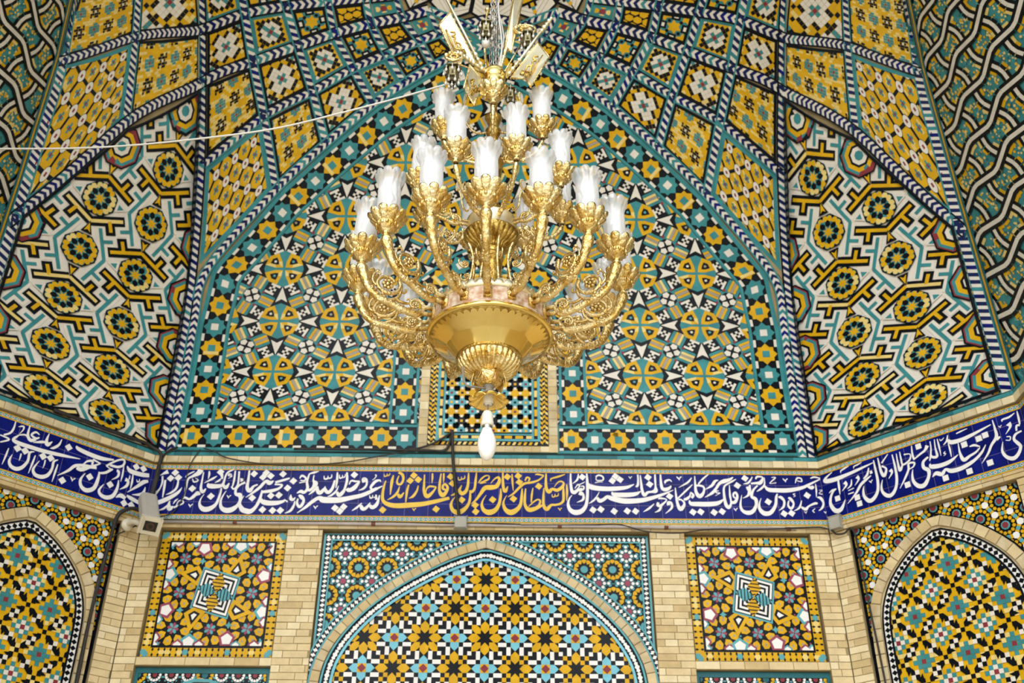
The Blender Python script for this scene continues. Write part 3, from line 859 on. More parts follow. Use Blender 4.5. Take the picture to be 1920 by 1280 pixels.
# ---- round rosettes of spandrels and low panels
def ring12(cx, cy, pet='Y', core='A', r=.37):
    tl = [(ngon(cx, cy, r * 1.28, 12), 'K', 1)]
    for k in range(12):
        a = k * PI / 6
        R = lambda p: [(cx + x * math.cos(a) - y * math.sin(a), cy + x * math.sin(a) + y * math.cos(a)) for x, y in p]
        tl.append((R([(r * .56, 0), (r * .72, -r * .17), (r * .93, -r * .235), (r * 1.02, 0), (r * .93, r * .235), (r * .72, r * .17)]), pet, 3))
        tl.append((R(rot(rect(r * 1.09, -r * .13, r * 1.28, r * .13), PI / 12)), 'A' if k % 3 else 'A', 2))
    tl.append((ngon(cx, cy, r * .36, 12), core, 3))
    return tl
def rosette8(cx, cy, core='P'):
    tl = [(ngon(cx, cy, .11, 8), core, 4)]
    for k in range(8):
        a = k * PI / 4
        tl.append((ngon(cx + .19 * math.cos(a), cy + .19 * math.sin(a), .062, 6, a), 'N', 4))
        if k % 2 == 0: tl.append((ngon(cx + .335 * math.cos(a), cy + .335 * math.sin(a), .06, 6, a), 'N', 4))
    return tl
def arch_ring(mo, path, w, h, m_='s', brick=.085, base=.0):
    st = Strip(path); n = int(st.L / brick); u = st.L / n
    def q4(a, b, t0, t1): return st(np.array(rect(a, t0, b, t1)))
    line_H = lambda z: z
    for k in range(n):
        a, b = k * u, (k + 1) * u
        for a_, b_, hh, c in ((a, b, h - .006, 'm'), (a + .004, b - .004, h + random.uniform(-.002, .002), random.choice('sssbt'))):
            e = 0 if c == 'm' else .002
            P_ = [tuple(x) for x in q4(a_, b_, -w / 2 + e, w / 2 - e)]
            mo.P.append(P_); mo.M.append(c); mo.H.append([hh] * 4)
            if c == 'm':
                for i, j in ((0, 1), (2, 3)): mo.P.append([P_[i], P_[j], P_[j], P_[i]]); mo.M.append('s'); mo.H.append([base, base, hh, hh])
def full(half):      # mirror a left half outline (apex first) into a whole arch path from left foot over the apex to the right foot
    h = [np.array(p) for p in smooth_path(half, 5)]
    L = [tuple(p) for p in h[::-1]]
    return L + [(-x, y) for x, y in L[-2::-1]]
def band_tiles(mo, path, w, unit, tl_unit, lay, ground='K'):
    st = Strip(path); n = max(1, int(round(st.L / unit))); u = st.L / n
    if ground: line_strip(mo, st, -w / 2, w / 2, ground, lay, .08)
    tl = []
    for k in range(n):
        for p, c, l in tl_unit: tl.append(([((x + k) * u, (y - .5) * w) for x, y in p], c, l))
    mo.tiles(tl, st, None, lay)
BONE = [([(.06, .30), (.30, .42), (.42, .10), (.70, .18), (.94, .70), (.70, .58), (.58, .90), (.30, .82)], 'N', 1)]
BLOB = [([(0, .45), (.12, .2), (.3, .32), (.5, .12), (.7, .32), (.88, .2), (1, .45), (1, .55), (.88, .8), (.7, .68), (.5, .88), (.3, .68), (.12, .8), (0, .55)], 'N', 1)]
DIAM = [([(.5, .02), (.95, .5), (.5, .98), (.05, .5)], 'K', 1)]

def center_arch():
    root = empty('arch_panel', (0, .1, 1.7)); inv = Matrix.Translation((0, -.1, -1.7))
    tag(root, 'wide pointed arch panel in the middle of the back wall, yellow and blue flowers', 'arch panel')
    inn = [(0, 3.254), (-.270, 3.162), (-.548, 3.018), (-.765, 2.878), (-.948, 2.723), (-1.095, 2.55), (-1.185, 2.39), (-1.222, 2.25), (-1.235, 2.05), (-1.235, 1.7)]
    bri = [(0, 3.401), (-.275, 3.312), (-.555, 3.163), (-.814, 3.003), (-1.025, 2.825), (-1.208, 2.627), (-1.314, 2.44), (-1.362, 2.27), (-1.372, 2.05), (-1.372, 1.7)]
    pin, pbr = full(inn), full(bri)
    # spandrel
    mo = Mos(wall_map('back', -.05), base=0)
    X, Z = 1.405, 3.485
    mo.box(-X, 1.7, X, Z, -.035, 0, 'm'); mo.ground(rect(-X, 1.7, X, Z), 'D', .5, 3)
    for sg in (-1, 1):
        tl = []
        for i in range(0, 7):
            for j in range(0, 6): tl += ring12(i, j) + rosette8(i + .5, j + .5)
        f = lambda q: np.stack([sg * (1.335 - q[:, 0] * .2445), 3.43 - q[:, 1] * .2445], 1)
        f = lambda q: np.stack([sg * (1.334 - q[:, 0] * .2445), 3.431 - q[:, 1] * .2445], 1)
        reg = ccw([(sg * .0, 3.43), (sg * 1.333, 3.43), (sg * 1.333, 2.2), (sg * 1.2, 2.2), (sg * .9, 2.55), (sg * .0, 3.2)])
        t2 = [t for t in tl if min(q[0] for q in t[0]) < 6 and (sum(q[0] for q in t[0]) / len(t[0]) < 5.9)]
        keep = []
        for p, c, l in t2:
            Q = f(np.array(p)); x, z = abs(Q[:, 0]).max(), Q[:, 1].max()
            # skip what lies well inside the arch
            zz = np.interp(x, [abs(a) for a, b in inn], [b for a, b in inn])
            if z > zz - .02 or x > 1.2: keep.append((p, c, l))
        mo.tiles(keep, f, rect(min(sg * 0, sg * 1.333), 2.0, max(0, sg * 1.333), 3.43), 2)
        edge = [(sg * 1.365, 2.0), (sg * 1.365, 3.452)]; band_tiles(mo, edge, .05, .042, BONE, 12)
        top = [(sg * 1.39, 3.452), (0, 3.452)]; band_tiles(mo, top, .05, .042, BONE, 12.5)
        line_strip(mo, Strip([(sg * 1.398, 2.0), (sg * 1.398, 3.485)]), -.008, .008, 'A', 14); line_strip(mo, Strip([(sg * 1.336, 2.0), (sg * 1.336, 3.43)]), -.007, .007, 'A', 14.5)
        line_strip(mo, Strip([(sg * 1.34, 3.428), (0, 3.428)]), -.007, .007, 'A', 15); line_strip(mo, Strip([(sg * 1.405, 3.48), (0, 3.48)]), -.006, .006, 'D', 15.5)
    for off, kind in ((.075, 'b'), (.105, 'l'), (.047, 'l')):
        st = Strip(pbr); o = st(np.stack([np.linspace(0, st.L, 90), np.full(90, off)], 1))
        o = [tuple(p) for p in o if p[1] < 3.43 + 0]
        oL = [p for p in o if p[0] < -.02]; oR = [p for p in o if p[0] > .02]
        for P_ in (oL, oR):
            if kind == 'b': band_tiles(mo, P_, .05, .042, BONE, 17)
            else: line_strip(mo, Strip(P_), -.007, .007, 'A', 19)
    mo.build('spandrel', root).matrix_parent_inverse = inv
    # brick arch
    mb = Mos(wall_map('back', -.05), base=0); arch_ring(mb, pbr, .074, .042)
    mb.build('brick_arch', root).matrix_parent_inverse = inv
    # field
    mf = Mos(wall_map('back', -.022), base=0)
    pw_ = [(x, y) for x, y in Strip(pbr)(np.stack([np.linspace(0, Strip(pbr).L, 80), np.full(80, -.03)], 1))]
    reg_o = ccw(pw_); mf.ground(reg_o, 'K', 0, .3)
    reg = ccw(pin); mf.ground(reg, 'K', .6, .3)
    st = Strip(pin)
    mid = [tuple(p) for p in st(np.stack([np.linspace(0, st.L, 100), np.full(100, .047)], 1))]
    band_tiles(mf, mid, .056, .088, BLOB, 3)
    line_strip(mf, st, -.006, .016, 'S', 12, .06); line_strip(mf, Strip(mid), .030, .046, 'A', 13, .06)
    q = []
    pet = [(1, 0), (2, -1), (3, -1), (4, 0), (3, 1), (2, 1)]; dia = [(1, 1), (2.15, 1), (3.1, 2), (3.1, 3.1), (2, 3.1), (1, 2.15)]
    whites = [(3.05, 1.05, 5, 2), (5, 2.05, 6, 4), (1.05, 3.05, 2, 5), (2.05, 5, 4, 6), (3.05, 3.05, 4, 4)]
    yels = [(4, 4, 5, 5), (5, 5, 6, 6)]
    unit = []
    for k in range(4):
        R = lambda p: rot90(p, k)
        unit += [(R(pet), 'Y', 2), (R(dia), 'Y', 2)]
        for sx_ in (1,):
            unit += [(R(rect(*w)), 'N', 1) for w in whites] + [(R(rect(*w)), 'Y', 1) for w in yels]
        unit += [([(x + 7, y + 7) for x, y in R(pet)], 'Y', 2)]
        for ox, oy in ((7, 0), (0, 7)):
            unit += [([(x + ox, y + oy) for x, y in R([(1, -1), (2, -1), (3, 0), (2, 1), (1, 1)])], 'S', 2)]
            unit += [([(x + ox, y + oy) for x, y in R([(1, 0), (0, 1), (0, 0)])], 'R', 4)]
    for ox, oy in ((7, 0), (0, 7)): unit.append((rect(ox - 1, oy - 1, ox + 1, oy + 1), 'Y', 3))
    tl = []
    for i in range(-3, 4):
        for j in range(-4, 3): tl += shift(unit, i * 14, j * 14)
    c = .249 / 7
    mf.tiles(tl, lambda q: np.stack([.004 + q[:, 0] * c, 3.078 + q[:, 1] * c - .498 * 0], 1), reg, 1)
    mf.build('arch_field', root).matrix_parent_inverse = inv
center_arch()

# ---- side arches on the chamfered walls
def hexring(i, j):
    x, y = i * .35 + (j % 2) * .175, j * .0995
    tl = [(ngon(x, y, .036, 10), 'A', 2), (ngon(x, y, .026, 8), 'R', 6)]
    for k in range(12):
        a = (k + .5) * PI / 6; tl.append((ngon(x + .066 * math.cos(a), y + .066 * math.sin(a), .0155, 6, a), 'Y', 3))
    for k in range(6):
        a = k * PI / 3 ; tl.append((ngon(x + .1145 * math.cos(a), y + .1145 * math.sin(a), .027, 9), 'N', 3))
        a += PI / 6; tl.append((ngon(x + .1 * math.cos(a), y + .1 * math.sin(a), .018, 6), 'A', 4))
        for d in (-.22, .22): tl.append((ngon(x + .107 * math.cos(a + d), y + .107 * math.sin(a + d), .0145, 6), 'Y', 3))
    return tl
QM = ['RTTYYK', 'TTYYKY', 'TYWKYY', 'YYKWYT', 'YKYYTW', 'KYYTWR']
def side_arch(w):
    sg = 1 if w == 'right' else -1
    o, ex, n = WALLS[w]
    root = empty('arch_panel', tuple(o + ex * sg * .905 - n * .1 + np.array([0, 0, 1.7]))); inv = Matrix.Translation(-root.location)
    tag(root, 'pointed brick arch panel of yellow and turquoise checks on the %s chamfered wall' % w, 'arch panel')
    CX = .92 * sg
    half_o = [(0, 3.385), (-.22, 3.28), (-.40, 3.14), (-.55, 2.97), (-.63, 2.79), (-.655, 2.55), (-.66, 2.2), (-.66, 1.7)]
    half_i = [(0, 3.24), (-.18, 3.15), (-.34, 3.02), (-.45, 2.88), (-.52, 2.70), (-.538, 2.45), (-.54, 2.1), (-.54, 1.7)]
    po = [(x + CX, y) for x, y in full(half_o)]; pi_ = [(x + CX, y) for x, y in full(half_i)]
    mo = Mos(wall_map(w, -.05), base=0)
    xa, xb = sorted((sg * .178, sg * 1.627))
    mo.box(xa, 1.7, xb, 3.51, -.035, 0, 'm'); mo.ground(rect(xa + .003, 1.7, xb - .003, 3.508), 'K', .5, 3)
    tl = []
    for i in range(-1, 6):
        for j in range(-2, 9):
            for p, c, l in hexring(i, j):
                q = [(sg * (.047 + x), 2.797 + y) for x, y in p]
                cx = sum(a for a, b in q) / len(q) - CX; cz = sum(b for a, b in q) / len(q)
                if cz > np.interp(-abs(cx), [a for a, b in half_i[::-1]], [b for a, b in half_i[::-1]]): tl.append((q, c, l))
    mo.tiles(tl, ident, rect(xa + .02, 2.4, xb - .02, 3.505), 1)
    for x in (xa, xb): line_strip(mo, Strip([(x, 1.7), (x, 3.51)]), -.012, .012, 'K', 9)
    st = Strip(po); line_strip(mo, st, .036, .056, 'K', 12, .06)
    mo.build('spandrel', root).matrix_parent_inverse = inv
    mb = Mos(wall_map(w, -.05), base=0); arch_ring(mb, po, .085, .05, brick=.1); mb.build('brick_arch', root).matrix_parent_inverse = inv
    mf = Mos(wall_map(w, -.02), base=0)
    so = Strip(po); reg_o = ccw([tuple(p) for p in so(np.stack([np.linspace(0, so.L, 80), np.full(80, -.035)], 1))])
    mf.ground(reg_o, 's', 0, .3)
    reg = ccw(pi_); mf.ground(reg, 'Y', 1, .3)
    si = Strip(pi_)
    mid = [tuple(p) for p in si(np.stack([np.linspace(0, si.L, 100), np.full(100, .034)], 1))]
    band_tiles(mf, mid, .05, .048, DIAM, 3, 'N'); line_strip(mf, Strip(mid), .024, .038, 'K', 7, .06); line_strip(mf, Strip(mid), -.04, -.022, 'K', 7, .06)
    c = .0352; rows = []
    tl = []
    for y in range(-45, 12):
        for x in range(-20, 20):
            fx, fy = x % 10, y % 10; fx = min(fx, 10 - fx); fy = min(fy, 10 - fy)
            ch = QM[fy][fx]
            if ch == 'Y' and random.random() < .75: continue
            if ch == 'Y': ch = 'y'
            tl.append((rect(x - .48, y - .48, x + .48, y + .48), ch if not (ch == 'K' and False) else ch, 2))
    # dark wings of the pinwheels
    for y in range(-45, 12, 5):
        for x in range(-20, 20, 5):
            if (x // 5 + y // 5) % 2: 
                for k in range(4): tl.append(([(x + a, y + b) for a, b in rot90([(.6, .55), (2.6, .9), (1.6, 1.6), (1.6, 2.5), (.55, 1.5)], k)], 'K', 3))
    # white and black chequers half way between
    for y in range(-45, 12, 5):
        for x in range(-20, 20, 5):
            for a, b, cc in ((2, 2, 'W'), (3, 3, 'W'), (2, 3, 'K'), (3, 2, 'K')): tl.append((rect(x + a - .48, y + b - .48, x + a + .48, y + b + .48), cc, 4))
    # the pattern stands square to the wall with the joints turned 45 degrees
    rt_ = lambda q: np.stack([CX + sg * .03 + q[:, 0] * c, 3.0 + q[:, 1] * c], 1)
    mf.tiles(tl, rt_, reg, 2)
    mf.build('arch_field', root).matrix_parent_inverse = inv
side_arch('right'); side_arch('left')

# ---- tops of the panels below the square ones
for sg in (-1, 1):
    x0, x1 = sorted((sg * 2.825, sg * 1.725))
    mo = Mos(wall_map('back', -.055), base=0); mo.box(x0, 1.7, x1, 2.33, -.03, 0, 'm'); mo.ground(rect(x0, 1.7, x1, 2.33), 'D', 1, 3)
    mo.ground(rect(x0 + .03, 1.7, x1 - .03, 2.285), 'K', 2, 3)
    tl = []; u = .27
    for i in range(-1, 6):
        for j in range(-1, 4):
            tl += ring12(i + .5 * (j % 2), j * .5, 'Y', 'D', .26) if (i + j) % 2 == 0 else ring12(i + .5 * (j % 2), j * .5, 'N', 'R', .2)
            tl += ring12(i + .5 + .5 * (j % 2), j * .5, 'N', 'R', .2)
    mo.tiles(tl, lambda q: np.stack([x0 + .03 + q[:, 0] * u, 2.27 - q[:, 1] * u], 1), rect(x0 + .035, 1.7, x1 - .035, 2.28), 2)
    c = (x0 + x1) / 2
    st = Strip([(c - .5, 1.95), (c - .25, 2.16), (c, 2.245), (c + .25, 2.16), (c + .5, 1.95)])
    mo.add([(c - .5, 1.95), (c, 1.95), (c + .5, 1.95), (c + .25, 2.16), (c, 2.245), (c - .25, 2.16)], 's', 12); line_strip(mo, st, -.012, .012, 'A', 14); line_strip(mo, st, -.03, -.014, 'K', 13)
    tag(mo.build('tile_panel'), 'mosaic panel of white and yellow rosettes, low on the %s of the back wall' % ('left' if sg < 0 else 'right'), 'tile panel')
